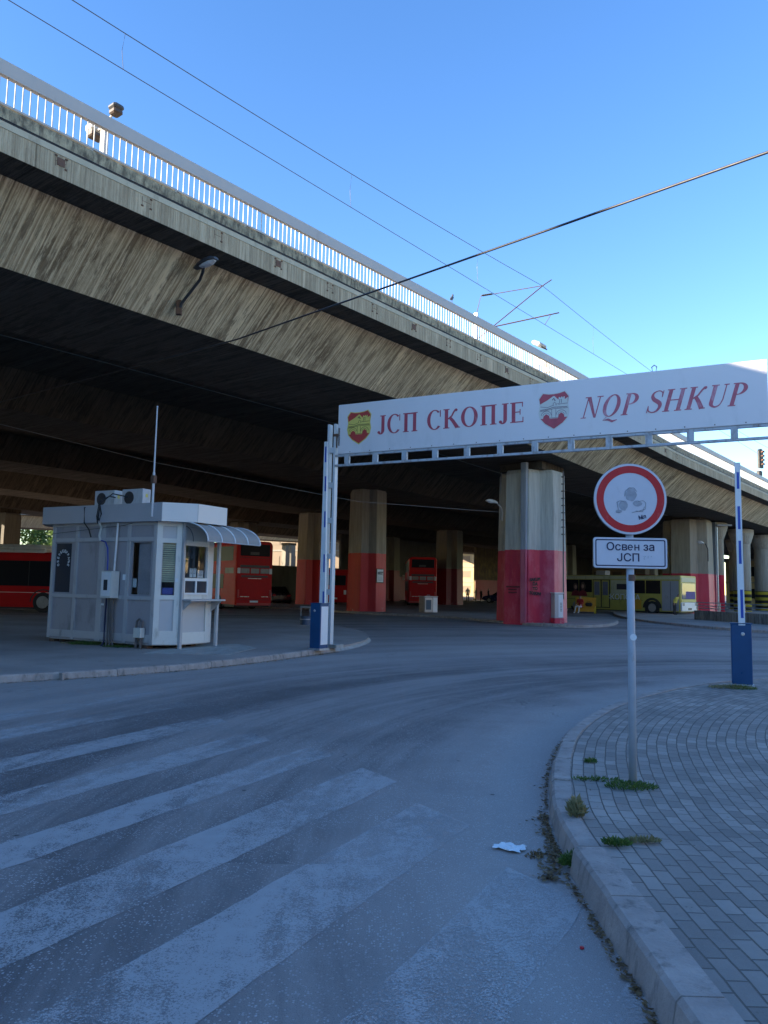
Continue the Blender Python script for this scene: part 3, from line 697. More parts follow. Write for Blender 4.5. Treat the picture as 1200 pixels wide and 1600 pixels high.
# ------------------------------------------------------------------ kiosk
KX, KY = -8.14, 18.95
K = empty('guard_kiosk', (KX, KY, .112), R(-28.36), 'grey aluminium guard kiosk with curved canopy over its serving hatch', 'kiosk')
D_ = 1.84; foot = [(0, 0), (3.45, 0), (3.84, .39), (3.84, 1.45), (3.45, D_), (0, D_), (-.39, 1.45), (-.39, .39)]
Z0, Z1 = .10, 2.86
def wallrun(i):
    a_ = Vector(foot[i]); b_ = Vector(foot[(i+1) % 8]); t = (b_-a_); L = t.length; t.normalize(); return a_, b_, t, Vector((t.y, -t.x)), L
frame = MB(); frl = MB(); panel = MB(); panl = MB()
def onwall(mb, i, u0, u1, z0, z1, d0, d1):      # box lying on wall i, u along it, d outwards
    a_, b_, t, n, L = wallrun(i)
    c = a_+t*((u0+u1)/2)+n*((d0+d1)/2); mb.box((c.x, c.y, (z0+z1)/2), (abs(u1-u0), abs(d1-d0), abs(z1-z0)), rz=math.atan2(t.y, t.x))
def holes_wall(mb, i, openings, d0=-.05, d1=-.012, z0=Z0, z1=Z1):
    a_, b_, t, n, L = wallrun(i); us = 0.
    for (u0, u1, w0, w1) in openings:
        if u0 > us+.001: onwall(mb, i, us, u0, z0, z1, d0, d1)
        onwall(mb, i, u0, u1, z0, w0, d0, d1)
        if w1 < z1-.001: onwall(mb, i, u0, u1, w1, z1, d0, d1)
        us = u1
    if us < L-.001: onwall(mb, i, us, L, z0, z1, d0, d1)
bay = .825
holes_wall(panel, 0, [(.10, .66, 1.20, 2.38), (2.70, 3.28, 1.20, 2.38)])
holes_wall(panl, 1, [(.14, .42, 1.20, 2.38)])
holes_wall(panl, 2, [(.08, .84, 1.60, 2.34)])
for i in (3, 4, 5, 6): holes_wall(panel, i, [])
holes_wall(panel, 7, [])
panel.build('wall_panels', 'kpanel', K); panl.build('lit_wall_panels', 'kpanel_lit', K)
for i in (0, 3, 4, 5, 6, 7):
    L = wallrun(i)[4]; ms = [0.03, .36, .38, L-.03] if L < 1 else [.04]+[L*k/4 for k in (1, 2, 3)]+[L-.04]
    for k, u in enumerate(ms):
        wd = .045 if 0 < k < len(ms)-1 else .04
        if i == 0 and k == 2: wd = .085
        onwall(frame, i, u-wd, u+wd, Z0, Z1, -.012, .022)
    for z in ((Z0+.12, .10), (1.12, .05), (2.46, .055), (Z1-.04, .045)):
        for u0, u1 in zip(ms, ms[1:]): onwall(frame, i, u0+.04, u1-.04, z[0]-z[1]/1.2, z[0]+z[1]/1.2, -.010, .018)
frame.build('wall_frame', 'alu', K)
L = wallrun(1)[4]
for u0, u1 in ((0, .12), (L-.12, L)): onwall(frl, 1, u0, u1, Z0, Z1, -.012, .022)
for z0, z1 in ((Z0, .40), (1.10, 1.20), (2.38, 2.48), (2.76, Z1)): onwall(frl, 1, .12, L-.12, z0, z1, -.010, .018)
L = wallrun(2)[4]
for u0, u1 in ((.0, .08), (L-.20, L)): onwall(frl, 2, u0, u1, Z0, Z1, -.012, .022)
for z0, z1 in ((Z0, .36), (1.12, 1.60), (2.34, 2.46), (2.78, Z1)): onwall(frl, 2, .08, L-.20, z0, z1, -.010, .018)
frl.build('lit_frame', 'alu_light', K)
b = MB(); b.prism([(x*.98+.03, y*.96+.03) for x, y in foot], .075, .11); b.build('floor', 'alu', K)
for x, y in ((.1, .12), (1.6, .12), (3.2, .12), (.1, 1.5), (1.6, 1.5), (3.2, 1.5), (3.5, 1.2)): b = MB(); b.bb(x-.08, x+.08, y-.08, y+.08, -.02, .076); b.build('footing', 'rust', K)
def pane(i, u0, u1, z0, z1, name='window', mat='clear', d=-.03):
    b = MB(); onwall(b, i, u0, u1, z0, z1, d-.004, d); return b.build(name, mat, K)
w1_ = pane(0, .10, .66, 1.20, 2.38, mat='glass'); pane(0, 2.70, 3.28, 1.20, 2.38); pane(1, .14, .42, 1.20, 2.38); pane(2, .08, .84, 1.60, 2.34)
# ОБЕЗБЕДУВАЊЕ in an arch on the first window
let = 'ОБЕЗБЕДУВАЊЕ'
for k, ch in enumerate(let):
    th = R(205-230*k/(len(let)-1)); cx, cz = .38+.165*math.cos(th), 1.96+.21*math.sin(th)
    text_mesh(ch, .085, 'window_lettering', 'paper', w1_, (cx, .018, cz), rot=(R(90), th-R(90), 0), bold=.003)
# sliding hatch
b = MB(); 
for z0, z1 in ((1.22, 1.26), (1.53, 1.57)): onwall(b, 2, .06, .88, z0, z1, .018, .05)
for u in (.08, .47, .86): onwall(b, 2, u-.022, u+.022, 1.26, 1.53, .018, .05)
hf = b.build('hatch_frame', 'white', K)
for u0, u1 in ((.102, .448), (.492, .838)):
    b = MB(); onwall(b, 2, u0, u1, 1.26, 1.53, .020, .026); b.build('hatch_pane', 'glass', hf)
# counter shelf and brackets
b = MB(); onwall(b, 2, -.02, 1.16, 1.075, 1.115, .03, .36); sh = b.build('counter_shelf', 'alu', K, bevel=.006)
for u in (.05, 1.05):
    a_, b_, t, n, L = wallrun(2); b = MB(); p_ = a_+t*u
    P = [(.025, .82), (.025, 1.075), (.33, 1.075)]
    b.add([(*(p_+n*d+t*w_), z) for w_ in (-.012, .012) for d, z in P], [(0, 1, 2), (5, 4, 3), (0, 3, 4, 1), (1, 4, 5, 2), (2, 5, 3, 0)])
    b.build('shelf_bracket', 'alu', sh)
# papers in the hatch window, things seen through the chamfer window
for u0, u1, z0, z1 in ((.34, .44, 1.62, 1.82), (.46, .56, 1.62, 1.82), (.60, .80, 1.61, 1.78), (.08, .17, 1.63, 1.68)):
    b = MB(); onwall(b, 2, u0, u1, z0, z1, -.05, -.047); q = b.build('notice', 'paper', K)
    b = MB()
    for k in range(4): onwall(b, 2, u0+.015, u1-.02, z1-.03-k*.03, z1-.022-k*.03, -.0465, -.0455)
    b.build('notice_text', 'navy', q)
b = MB()
for k in range(19): onwall(b, 1, .11, .42, 2.36-k*.048, 2.395-k*.048, -.050, -.040)
b.build('venetian_blind', simple('blind_slats', (.55, .56, .40), .6), K)
b = MB(); onwall(b, 1, .15, .41, 1.205, 1.37, -.13, -.045); b.build('blue_bag', 'bluecable', K, bevel=.03)
b = MB(); onwall(b, 0, 2.86, 3.27, 1.2, 2.36, -.075, -.06); b.build('inside_curtain', simple('curtain', (.42, .38, .40), .8), K)
b = MB(); onwall(b, 0, 2.72, 2.84, 1.36, 1.56, -.046, -.043); b.build('notice', 'paper', K)
# dark interior
b = MB(); b.bb(.05, 3.25, .9, 1.6, .15, 1.2); b.build('desk', 'wood', K)
for i_, u0, z0, w_, h_, mt_ in ((0, 1.80, .92, .10, .05, 'paper'), (0, 2.46, 1.52, .09, .13, 'paper'), (2, .12, 1.46, .06, .05, 'embyel'), (1, .44, 1.5, .05, .08, 'paper')):
    b = MB(); onwall(b, i_, u0, u0+w_, z0, z0+h_, .0225, .0235); b.build('sticker', mt_, K)
# posts beside the hatch
a_, b2, t_, n_, L_ = wallrun(2)
for p_ in (a_+n_*.06-t_*.0, b2+n_*.10+t_*.10):
    b = MB(); b.bb(p_.x-.035, p_.x+.035, p_.y-.035, p_.y+.035, 0, 2.84); b.build('canopy_post', 'alu', K, bevel=.006)
# roof
b = MB(); band = [(x+(1 if x > 3.31 else -1 if x < -.01 else (.0))*0, y) for x, y in foot]
def grow(poly, ds):
    n = len(poly); out = []
    for i in range(n):
        p0, p1_, p2_ = Vector(poly[i-1]), Vector(poly[i]), Vector(poly[(i+1) % n])
        u1 = (p1_-p0).normalized(); u2 = (p2_-p1_).normalized(); n1 = Vector((u1.y, -u1.x)); n2 = Vector((u2.y, -u2.x)); d1, d2 = ds[i-1], ds[i]
        det = n1.x*n2.y-n1.y*n2.x; out.append((p1_.x+(d1*n2.y-d2*n1.y)/det, p1_.y+(n1.x*d2-n2.x*d1)/det))
    return out
rf = grow(foot, [.13, .26, .40, .26, .12, .26, .42, .28])
b = MB(); b.prism(rf, Z1+.002, Z1+.40); roof = b.build('roof', 'fasciaband', K)
for i in range(8):                                    # face sheets with a seam at each corner
    p_, q_ = Vector(rf[i]), Vector(rf[(i+1) % 8]); t = (q_-p_); L = t.length; t.normalize(); n = Vector((t.y, -t.x)); c = (p_+q_)/2+n*.006
    b = MB(); b.box((c.x, c.y, Z1+.20), (L-.004, .008, .42), rz=math.atan2(t.y, t.x)); b.build('roof_band', 'fasciaband_lit' if i in (1, 2) else 'fasciaband', roof)
# canopy of bent clear sheet, springing from under the roof band out over the hatch
cx0 = 3.84; cy0, cy1 = .34, 2.22
def arc(r_, n=14): return [(cx0+.02+r_*.78*math.sin(R(90*k/n)), 2.40+.02+(.44)*math.cos(R(90*k/n))*(r_)) for k in range(n+1)]
b = MB(); A = arc(1.0)
b.add([(x, y, z) for y in (cy0, cy1) for x, z in A]+[(x-.004, y, z-.006) for y in (cy0, cy1) for x, z in A],
      [(k, k+1, 15+k+1, 15+k) for k in range(14)]+[(30+k, 45+k, 45+k+1, 30+k+1) for k in range(14)])
cano = b.build('canopy', 'poly', K, smooth=True)
for k in range(5):
    y = cy0+(cy1-cy0)*k/4; b = MB(); b.tube([(x+.006, y, z+.008) for x, z in A], .017, 6); b.build('canopy_rib', 'white', cano)
b = MB(); b.cyl((A[-1][0], cy0, A[-1][1]), (A[-1][0], cy1, A[-1][1]), .014, 8); b.build('canopy_edge', 'alu', cano)
b = MB(); b.tube([(cx0+.03+.3*math.sin(R(10*k)), cy0+.05, 2.42+.36*math.cos(R(10*k))) for k in range(10)], .010, 6); b.build('canopy_brace', 'mirror_dark', cano)
# meter box and its pipes
mb_ = MB(); mb_.bb(2.02, 2.36, -.26, -.022, 1.10, 1.72); mbx = mb_.build('meter_box', 'box', K, bevel=.012)
b = MB(); b.bb(2.05, 2.33, -.268, -.26, 1.15, 1.69); b.build('box_door', 'white', mbx)
b = MB(); b.bb(2.13, 2.25, -.274, -.267, 1.28, 1.52); b.build('meter_window', 'glass', mbx)
b = MB(); b.cyl((2.26, -.10, 1.73), (2.26, -.06, 2.84), .022, 8); b.build('white_pipe', 'white', K)
b = MB(); b.tube([(2.08, -.14, 1.74), (2.08, -.14, 2.0), (2.03, -.12, 2.25), (1.9, -.08, 2.40), (1.72, -.05, 2.44)], .016, 6, ); b.build('cable', 'bluecable', K)
b = MB(); b.tube([(1.70, -.05, 2.42), (1.66, -.06, 2.55), (1.70, -.05, 2.75), (1.69, -.12, 2.86)], .03, 7); b.build('white_pipe', 'box', K)
for k, (x, mt) in enumerate(((2.08, 'navy'), (2.16, 'brownpipe'), (2.22, 'brownpipe'), (2.27, 'brownpipe'))):
    b = MB(); b.tube([(x, -.12, 1.10), (x-.02*(k == 0), -.11, .5), (x+.02*k-.02, -.11, .12), (x+.06*k-.06, -.14, -.005)], .022, 7); b.build('conduit', mt, K)
b = MB(); b.bb(3.02, 3.24, -.16, -.022, .24, .46); jb = b.build('junction_box', 'box', K, bevel=.012)
b = MB(); b.tube([(3.06, -.09, .24), (3.05, -.09, .0)], .03, 7); b.tube([(3.19, -.09, .24), (3.19, -.09, .0)], .03, 7); b.tube([(3.03, -.08, .46), (3.04, -.08, .6), (3.12, -.08, .66), (3.2, -.08, .6), (3.21, -.08, .46)], .025, 7); b.build('bent_pipe', 'brownpipe', jb)
# black cables over the roof edge
for pts in ([(1.56, .45, 3.52), (1.75, .1, 3.50), (1.70, -.15, 3.36), (1.66, -.165, 3.0), (1.68, -.15, 2.84), (1.70, -.05, 2.80)], [(2.1, .35, 3.50), (1.85, .1, 3.56), (1.74, -.16, 3.3), (1.70, -.165, 2.9)], [(1.74, -.16, 3.25), (1.80, -.16, 3.05), (1.74, -.16, 2.9), (1.70, -.16, 3.0)], [(1.25, .1, 3.30), (1.22, -.16, 3.22), (1.24, -.16, 2.86), (1.30, -.06, 2.7), (1.36, -.04, 2.52)], [(.0, -.03, 2.62), (1.2, -.04, 2.70), (2.4, -.03, 2.78), (2.7, -.03, 2.83)]):
    b = MB(); b.tube(pts, .016 if pts[0][0] > .5 else .005, 6); b.build('cable', 'black', K)
# tall white aerial
b = MB(); b.cyl((3.42, -.165, 2.95), (3.42, -.165, 3.95), .028, 8); b.cyl((3.42, -.165, 3.9), (3.42, -.165, 5.45), .019, 8, .014); b.ball((3.42, -.165, 5.46), .022, 8)
an = b.build('aerial', 'mast', K)
b = MB(); b.bb(3.375, 3.465, -.21, -.12, 3.70, 3.88); b.build('aerial_clamp', 'rust', an)
# air conditioners stand on the roof
def ac(x, label):
    t = empty('air_conditioner', K.matrix_world @ Vector((0, 0, 0)), 0, label, 'air conditioner', 'outdoor units on the kiosk roof')
    mw = Matrix.Translation((KX, KY, .112)) @ Matrix.Rotation(R(-28.36), 4, 'Z'); t.location = mw @ Vector((x, .55, Z1+.38)); t.rotation_euler.z = R(-28.36)
    b = MB(); b.bb(-.34, .34, -.13, .13, .04, .46); b.build('casing', 'acw', t, bevel=.012)
    b = MB(); b.lathe((0, 0, 0), [(.155, 0), (.155, .008)], 24)
    b.v = [(vx-.10, -.132-vz, vy+.25) for vx, vy, vz in b.v]; b.build('fan_grille', 'mirror_dark', t)
    b = MB(); b.bb(-.28, -.2, -.12, .12, 0, .04); b.bb(.2, .28, -.12, .12, 0, .04); b.build('foot', 'galv', t)
    b = MB(); b.bb(.341, .345, -.035, .035, .26, .34); b.build('yellow_label', 'embyel', t)
    return t
ac(1.22, 'left white air conditioner on the kiosk roof, cable looped across its front'); ac(2.16, 'right white air conditioner on the kiosk roof, nearest the aerial')

# ------------------------------------------------------------------ gantry sign
GL = 9.45; G_ = empty('sign_gantry', (-1.13, 18.75, 0), math.atan2(-.471, .882), 'white bilingual red lettered signboard on a long steel truss gantry across the entry', 'gantry sign')
b = MB(); b.bb(-.06, GL+.04, 0, .12, 4.84, 6.08); sb_ = b.build('signboard', 'signw', G_, bevel=.008)
b = MB()
for k in range(17):
    x = .3+k*.55
    if x < GL-.1: b.ball((x, -.004, 4.88), .012, 6)
b.build('rivets', 'rust', sb_)
b = MB(); b.tube([(7.40, .06, 6.07), (7.38, .06, 6.18), (7.43, .06, 6.22), (7.48, .06, 6.18), (7.46, .06, 6.07)], .012, 6); b.build('lifting_ring', 'galv', sb_)
def rect(x0, x1, y0, y1): return [(x0, y0), (x1, y0), (x1, y1), (x0, y1)]
def ringp(cx, cy, rx, ry, tx, ty, a0=0, a1=360, n=30):
    out = []; inn = []
    for k in range(n+1):
        t = R(a0+(a1-a0)*k/n); out.append((cx+rx*math.cos(t), cy+ry*math.sin(t))); inn.append((cx+(rx-tx)*math.cos(t), cy+(ry-ty)*math.sin(t)))
    return [[out[k], out[k+1], inn[k+1], inn[k]] for k in range(n)]
def stroke(pts, ws):
    L_, R_ = [], []
    for i, p in enumerate(pts):
        a_ = Vector(pts[max(0, i-1)]); b_ = Vector(pts[min(len(pts)-1, i+1)]); t = (b_-a_).normalized(); n = Vector((-t.y, t.x))*ws[i]/2
        L_.append((p[0]+n.x, p[1]+n.y)); R_.append((p[0]-n.x, p[1]-n.y))
    return [[L_[i], L_[i+1], R_[i+1], R_[i]] for i in range(len(pts)-1)]
T, TH = .165, .045
def stem(x, w_=T, top=True, bot=True):
    p = [rect(x, x+w_, 0, 1)]
    if bot: p.append(rect(x-.07, x+w_+.07, 0, TH))
    if top: p.append(rect(x-.07, x+w_+.07, 1-TH, 1))
    return p
def cubic(pts, n=8): return catmull(pts, n)
def G_J(): return [rect(.20, .20+T, .22, 1), rect(.13, .20+T+.07, 1-TH, 1)]+ringp(.165, .22, .20, .24, .165, .07, 0, -120, 14)+ringp(.07, .10, .075, .075, .074, .074, 0, 360, 12), .44
def G_S_(): return ringp(.40, .5, .38, .52, .16, .05, 48, 318, 34)+[rect(.66, .70, .64, .98)], .76
def G_P_(): return stem(.10)+stem(.55)+[rect(.26, .56, 1-TH*1.6, 1)], .84
def G_K(): return stem(.08)+stroke([(.24, .48), (.42, .62), (.52, .82), (.62, .95)], [.06, .08, .08, .10])+ringp(.64, .92, .07, .07, .069, .069, 0, 360, 10)+stroke([(.33, .56), (.50, .34), (.70, .02)], [.14, .16, .18])+[rect(.62, .84, 0, TH)], .80
def G_O(): return ringp(.42, .5, .40, .52, .17, .05, 0, 360, 40), .86
def G_E(): return stem(.08)+[rect(.2, .60, 0, .055), rect(.2, .58, 1-.055, 1), rect(.2, .46, .49, .54), rect(.57, .61, 0, .26), rect(.545, .585, .76, 1), rect(.44, .48, .38, .65)], .70
def G_N(): return [rect(.12, .17, 0, 1), rect(.66, .71, 0, 1), rect(.02, .26, 0, TH), rect(.54, .83, 1-TH, 1), rect(0, .16, 1-TH, 1), [(.08, 1), (.26, 1), (.72, 0), (.62, 0)]], .86
def G_Q(): return ringp(.40, .5, .38, .52, .17, .05, 0, 360, 36)+stroke([(.30, -.02), (.18, -.16), (.40, -.14), (.62, -.24), (.82, -.18)], [.03, .05, .10, .10, .03]), .84
def G_Pl(): return stem(.10, top=False)+[rect(.03, .3, 1-TH, 1)]+ringp(.28, .735, .36, .265, .165, .05, -90, 90, 18)+[rect(.2, .29, .47, .52), rect(.2, .29, .95, 1)], .70
def G_S():
    c = cubic([(.54, .74), (.50, .90), (.34, .975), (.16, .90), (.12, .75), (.22, .60), (.38, .50), (.52, .38), (.54, .22), (.44, .06), (.26, .02), (.10, .10), (.05, .27)], 5)
    n = len(c); return stroke(c, [.045+.125*max(0, math.sin(math.pi*min(1, max(0, (i/n-.2)/.6))))**1.0 for i in range(n)])+[rect(.53, .565, .68, .98), rect(.03, .065, .0, .32)], .64
def G_H(): return stem(.08)+stem(.58)+[rect(.2, .6, .48, .53)], .88
def G_U():
    return [rect(.10, .10+T, .3, 1), rect(.03, .34, 1-TH, 1), rect(.60, .645, .3, 1), rect(.52, .73, 1-TH, 1)]+stroke(cubic([(.182, .32), (.20, .14), (.36, .03), (.54, .10), (.62, .32)], 5), [.165]*4+[.16, .14, .12, .10, .09]+[.07]*4+[.06, .055, .05, .045, .045, .045, .045, .045][:8]), .80
GLY = dict(J=G_J, C=G_S_, K=G_K, O=G_O, E=G_E, N=G_N, Q=G_Q, P=G_Pl, S=G_S, H=G_H, U=G_U)
GLY['\u041f'] = G_P_
def word(keys, x, z, h, sx, mat, parent, slant=0, name='lettering', gap=.06):
    for k in keys:
        if k == ' ': x += .36*h*sx; continue
        try: ps, adv = GLY[k]()
        except Exception: raise
        b = MB()
        for j, p in enumerate(ps): flat(b, [(x+(px+slant*py)*h*sx, z+py*h) for px, py in p], -.0035-.00012*j, .003)
        b.build(name, mat, parent); x += (adv+gap)*h*sx
    return x
def wlen(keys, gap=.06): return sum(.36 if k == ' ' else GLY[k]()[1]+gap for k in keys)
t1, t2 = 'JC\u041f CKO\u041fJE', 'NQP SHKUP'
word(t1, 1.06, 5.255, .455, (4.77-1.06)/(wlen(t1)*.455), 'letter', sb_)
word(t2, 5.93, 5.22, .45, (9.20-5.93)/((wlen(t2)+.2)*.45), 'letter_fade', sb_, slant=.28)
def emblem(x, z, h, red, fld, line, parent):
    b = MB(); S_ = [(-.37, .50), (-.18, .465), (0, .46), (.18, .475), (.37, .52), (.5, .36), (.46, .1), (.5, -.1), (.45, -.3), (.3, -.46), (0, -.64), (-.3, -.46), (-.45, -.3), (-.5, -.1), (-.46, .1), (-.5, .34)]
    wd = h*.80/1.0
    def P(pp, k=1.): return [(x+px*wd*k, z+(py+.06)*h*.86*k-.06*h*.86*(k-1)) for px, py in pp]
    flat(b, P(S_, 1.06), -.0030, .002); em = b.build('emblem', fld, parent)
    b = MB(); flat(b, P(S_), -.0050, .0018); b.build('shield_field', red, em)
    F = [(-.465, .17), (-.20, .29), (-.02, .40), (.02, .40), (.16, .27), (.17, .35), (.21, .35), (.21, .33), (.25, .33), (.25, .36), (.29, .36), (.29, .33), (.33, .33), (.33, .36), (.37, .36), (.37, .27), (.475, .33), (.46, .1), (.5, -.1), (.455, -.29), (.36, -.29), (.34, -.20), (.25, -.14), (.16, -.20), (.14, -.31), (-.14, -.31), (-.16, -.22), (-.26, -.16), (-.35, -.22), (-.37, -.30), (-.455, -.29), (-.5, -.1), (-.46, .1)]
    b = MB(); flat(b, P(F), -.0066, .0015); b.build('shield_scene', fld, em)
    b = MB(); j = 0
    def ln(pts, w_=.016):
        nonlocal j
        for q in stroke([(p[0], p[1]) for p in pts], [w_]*len(pts)): flat(b, P(q), -.0078-.0001*j, .0012); j = (j+1) % 12
    ln([(-.46, .09), (-.22, .05), (0, .11)]); ln([(-.47, -.02), (-.2, .0), (0, .045), (.46, .03)], .022); ln([(-.48, -.06), (-.2, -.035), (0, -.0), (.48, -.01)])
    ln([(-.07, -.02), (-.07, -.27)]); ln([(.07, -.02), (.07, -.27)]); ln([(-.14, -.29), (.14, -.29)]); ln([(.15, .13), (.46, .14)])
    for cx in (-.26, .25): ln([(cx+.17*math.cos(R(t)), -.20+.14*math.sin(R(t))) for t in range(0, 181, 18)]); ln([(cx+.11*math.cos(R(t)), -.21+.09*math.sin(R(t))) for t in range(0, 181, 20)], .012)
    ln([(.20, .16), (.20, .28), (.26, .28), (.26, .16)], .02); ln([(-.02, .1), (-.02, .17), (.03, .20), (.07, .16), (.07, .1)]); ln([(.1, .1), (.1, .15), (.18, .15), (.18, .1)], .012)
    ln([(-.05, .27), (.0, .33), (.05, .24)], .04)
    for k in range(7): ln([(-.42+.03*k, -.03), (-.42+.03*k, -.055)], .01); ln([(.14+.045*k, .025), (.14+.045*k, -.005)], .01)
    b.build('shield_lines', line, em)
emblem(.54, 5.47, .80, 'embred', 'embyel', 'embline', sb_); emblem(5.37, 5.45, .80, 'embred2', 'embwhite', 'embline2', sb_)
# truss
b = MB(); b.bb(-.15, GL+.7, .02, .10, 4.785, 4.835); b.bb(-.15, GL+.7, .02, .10, 4.54, 4.59); tr = b.build('truss', 'truss', G_)
for k in range(13):
    x = .2+k*.79; b = MB(); b.bb(x-.065, x+.065, .012, .085, 4.589, 4.786); b.build('truss_web', 'truss', tr)
def mast_(x, label=None):
    b = MB()
    for dx in (-.035, .145): b.bb(x+dx-.03, x+dx+.03, .02, .16, .12, 5.62)
    z = .5
    while z < 5.6:
        b.bb(x-.006, x+.116, .03, .06, z, z+.13); b.bb(x-.006, x+.116, .12, .15, z, z+.13); z += .88
    b.bb(x-.12, x+.26, -.03, .28, .115, .14)
    ms = b.build('mast', 'mast', G_)
    b = MB(); b.bb(x+.1, x+.3, .0, .2, 5.30, 5.36); b.bb(x+.13, x+.18, .05, .1, 5.02, 5.3); b.bb(x+.26, x+.31, .0, .2, 5.05, 5.5); b.build('bolted_clamp', 'rust', ms)
    b = MB(); b.bb(x+.20, x+.42, -.1, .25, .11, .19); b.build('footing', 'kerb_pale', ms)
mast_(-.31); mast_(GL+.75)

# ------------------------------------------------------------------ boom barriers
def barrier(loc, rz, h, arm_len, lean, label, cab_w=.36, cab_d=.30, side_white=True, z_arm=.98, arm_w=.12):
    t = empty('boom_barrier', loc, rz, label, 'boom barrier')
    b = MB(); b.bb(-cab_w/2, cab_w/2, -cab_d/2, cab_d/2, .03, h); cb = b.build('cabinet', 'blue', t, bevel=.015)
    b = MB(); b.bb(-cab_w/2-.02, cab_w/2+.02, -cab_d/2-.02, cab_d/2+.02, -.01, .035); b.build('base_plate', 'galv', cb)
    if side_white:
        b = MB(); b.bb(cab_w/2+.001, cab_w/2+.006, -cab_d/2+.03, cab_d/2-.03, .12, h-.06); b.build('white_side_panel', 'white', cb)
    b = MB(); b.bb(-cab_w/2-.01, cab_w/2+.01, -cab_d/2-.01, cab_d/2+.01, h, h+.02); b.build('lid', 'blue', cb)
    b = MB(); b.lathe((0, 0, 0), [(.025, 0), (.03, .012), (.02, .02)], 12); b.v = [(vx+(-.02 if side_white else .02), -cab_d/2-vz, vy+h-.16) for vx, vy, vz in b.v]; b.build('lock', 'chrome', cb)
    return t
B1 = barrier((-1.46, 18.15, .115), R(-33), 1.06, 4, 0, 'left boom barrier, blue cabinet with white side, arm raised beside the lattice mast', cab_w=.30, cab_d=.32)
def arm(t, x0, z0, x1, z1, wb, wt, y, stripes, th=.05):
    b = MB(); L = MB
    b.add([(x0-wb/2, y, z0), (x0+wb/2, y, z0), (x1+wt/2, y, z1), (x1-wt/2, y, z1), (x0-wb/2, y+th, z0), (x0+wb/2, y+th, z0), (x1+wt/2, y+th, z1), (x1-wt/2, y+th, z1)],
          [(0, 1, 2, 3), (7, 6, 5, 4), (0, 4, 5, 1), (1, 5, 6, 2), (2, 6, 7, 3), (3, 7, 4, 0)])
    am = b.build('raised_arm', 'white', t)
    for z0_, z1_, f0, f1 in stripes:
        q = lambda z, f: x0+(x1-x0)*(z-z0)/(__import__('math').fabs(1)*(z1-z0))+f*(wb+(wt-wb)*(z-z0)/(z1-z0))
        b = MB(); b.add([(q(z0_, f0), y-.003, z0_), (q(z0_, f1), y-.003, z0_), (q(z1_, f1), y-.003, z1_), (q(z1_, f0), y-.003, z1_)], [(0, 1, 2, 3)]); b.build('arm_stripe', 'bluestripe', am)
    return am
arm(B1, .05, .90, .02, 4.92, .17, .08, .02, [(1.05, 1.35, .08, .34), (1.80, 2.22, .10, .38), (2.86, 3.24, .06, .40), (3.72, 4.08, -.0, .4), (4.42, 4.80, -.12, .35)])
B2 = barrier((5.87, 12.66, .118), R(-20), 1.0, 3, 0, 'right boom barrier, plain blue cabinet with white round lock, arm raised upright', cab_w=.31, cab_d=.10, side_white=False)
arm(B2, .01, .98, .0, 3.66, .10, .085, -.06, [(1.10, 1.56, -.12, .3), (1.98, 2.36, -.18, .25), (2.55, 2.93, -.2, .24), (3.22, 3.50, -.2, .24)])

# ------------------------------------------------------------------ round traffic sign
TS = empty('traffic_sign', (1.97, 6.08, .118), R(-3), 'round red rimmed white no entry sign above a rectangular text plate on a grey pole', 'traffic sign')
b = MB(); b.tube([(.0, .04, -.05), (.0, .04, 1.0), (-.012, .04, 2.35)], .030, 16); pl = b.build('pole', 'pole', TS, smooth=True)
b = MB(); b.lathe((0, 0, 0), [(.034, 0), (.034, .05)], 16); b.v = [(vx, vy+.04, vz+1.57) for vx, vy, vz in b.v]; b.build('pole_band', 'rust', pl)
b = MB(); b.lathe((0, 0, 0), [(.026, 0), (.026, .003)], 14); b.v = [(vx+.006, .008-vz, vy+1.13) for vx, vy, vz in b.v]; b.build('pole_sticker', 'paper', pl)
SC = .285; cz = 2.22
def disc(mb, r0, r1, y, n=64):
    vs = [(r*math.cos(2*math.pi*k/n)-.01, y, cz-.0+r*math.sin(2*math.pi*k/n)) for r in (r0, r1) for k in range(n)]
    if r0 == 0: mb.add(vs[n:], [tuple(range(n))])
    else: mb.add(vs, [(k, (k+1) % n, n+(k+1) % n, n+k) for k in range(n)])
b = MB(); b.lathe((0, 0, 0), [(SC-.004, -.002), (SC, .0), (SC, .022), (SC-.012, .022)], 64); b.v = [(vx-.01, vz-.002, vy+cz) for vx, vy, vz in b.v]; dsc = b.build('round_plate', 'galv', TS)
sgn = simple('sign_white_sheet', (.60, .60, .64), .35, var=.04, scale=6)
b = MB(); disc(b, 0, SC-.002, -.0045); b.build('white_face', sgn, dsc)
b = MB(); disc(b, SC*.735, SC*.935, -.0062); b.build('red_ring', 'signred', dsc)
b = MB(); rr = random.Random(5)
def blob(cx, cz_, rx, rz_, n=22, y=-.0064, rough=.25, seed=1):
    q = []
    for k in range(n):
        t = 2*math.pi*k/n; f = 1+rough*noise.noise((math.cos(t)*1.6+seed*3.7, math.sin(t)*1.6, seed)); q.append((cx+rx*math.cos(t)*f, cz_+rz_*math.sin(t)*f))
    return q
for i, bl in enumerate([(-.005, cz+.035, .042, .050), (-.065, cz-.055, .034, .040), (.045, cz-.035, .036, .022), (-.10, cz-.10, .026, .012)]): flat(b, blob(*bl, seed=i+1), -.0066-.0002*i, .0003)
b.build('sticker_residue', 'residue', dsc)
b = MB()
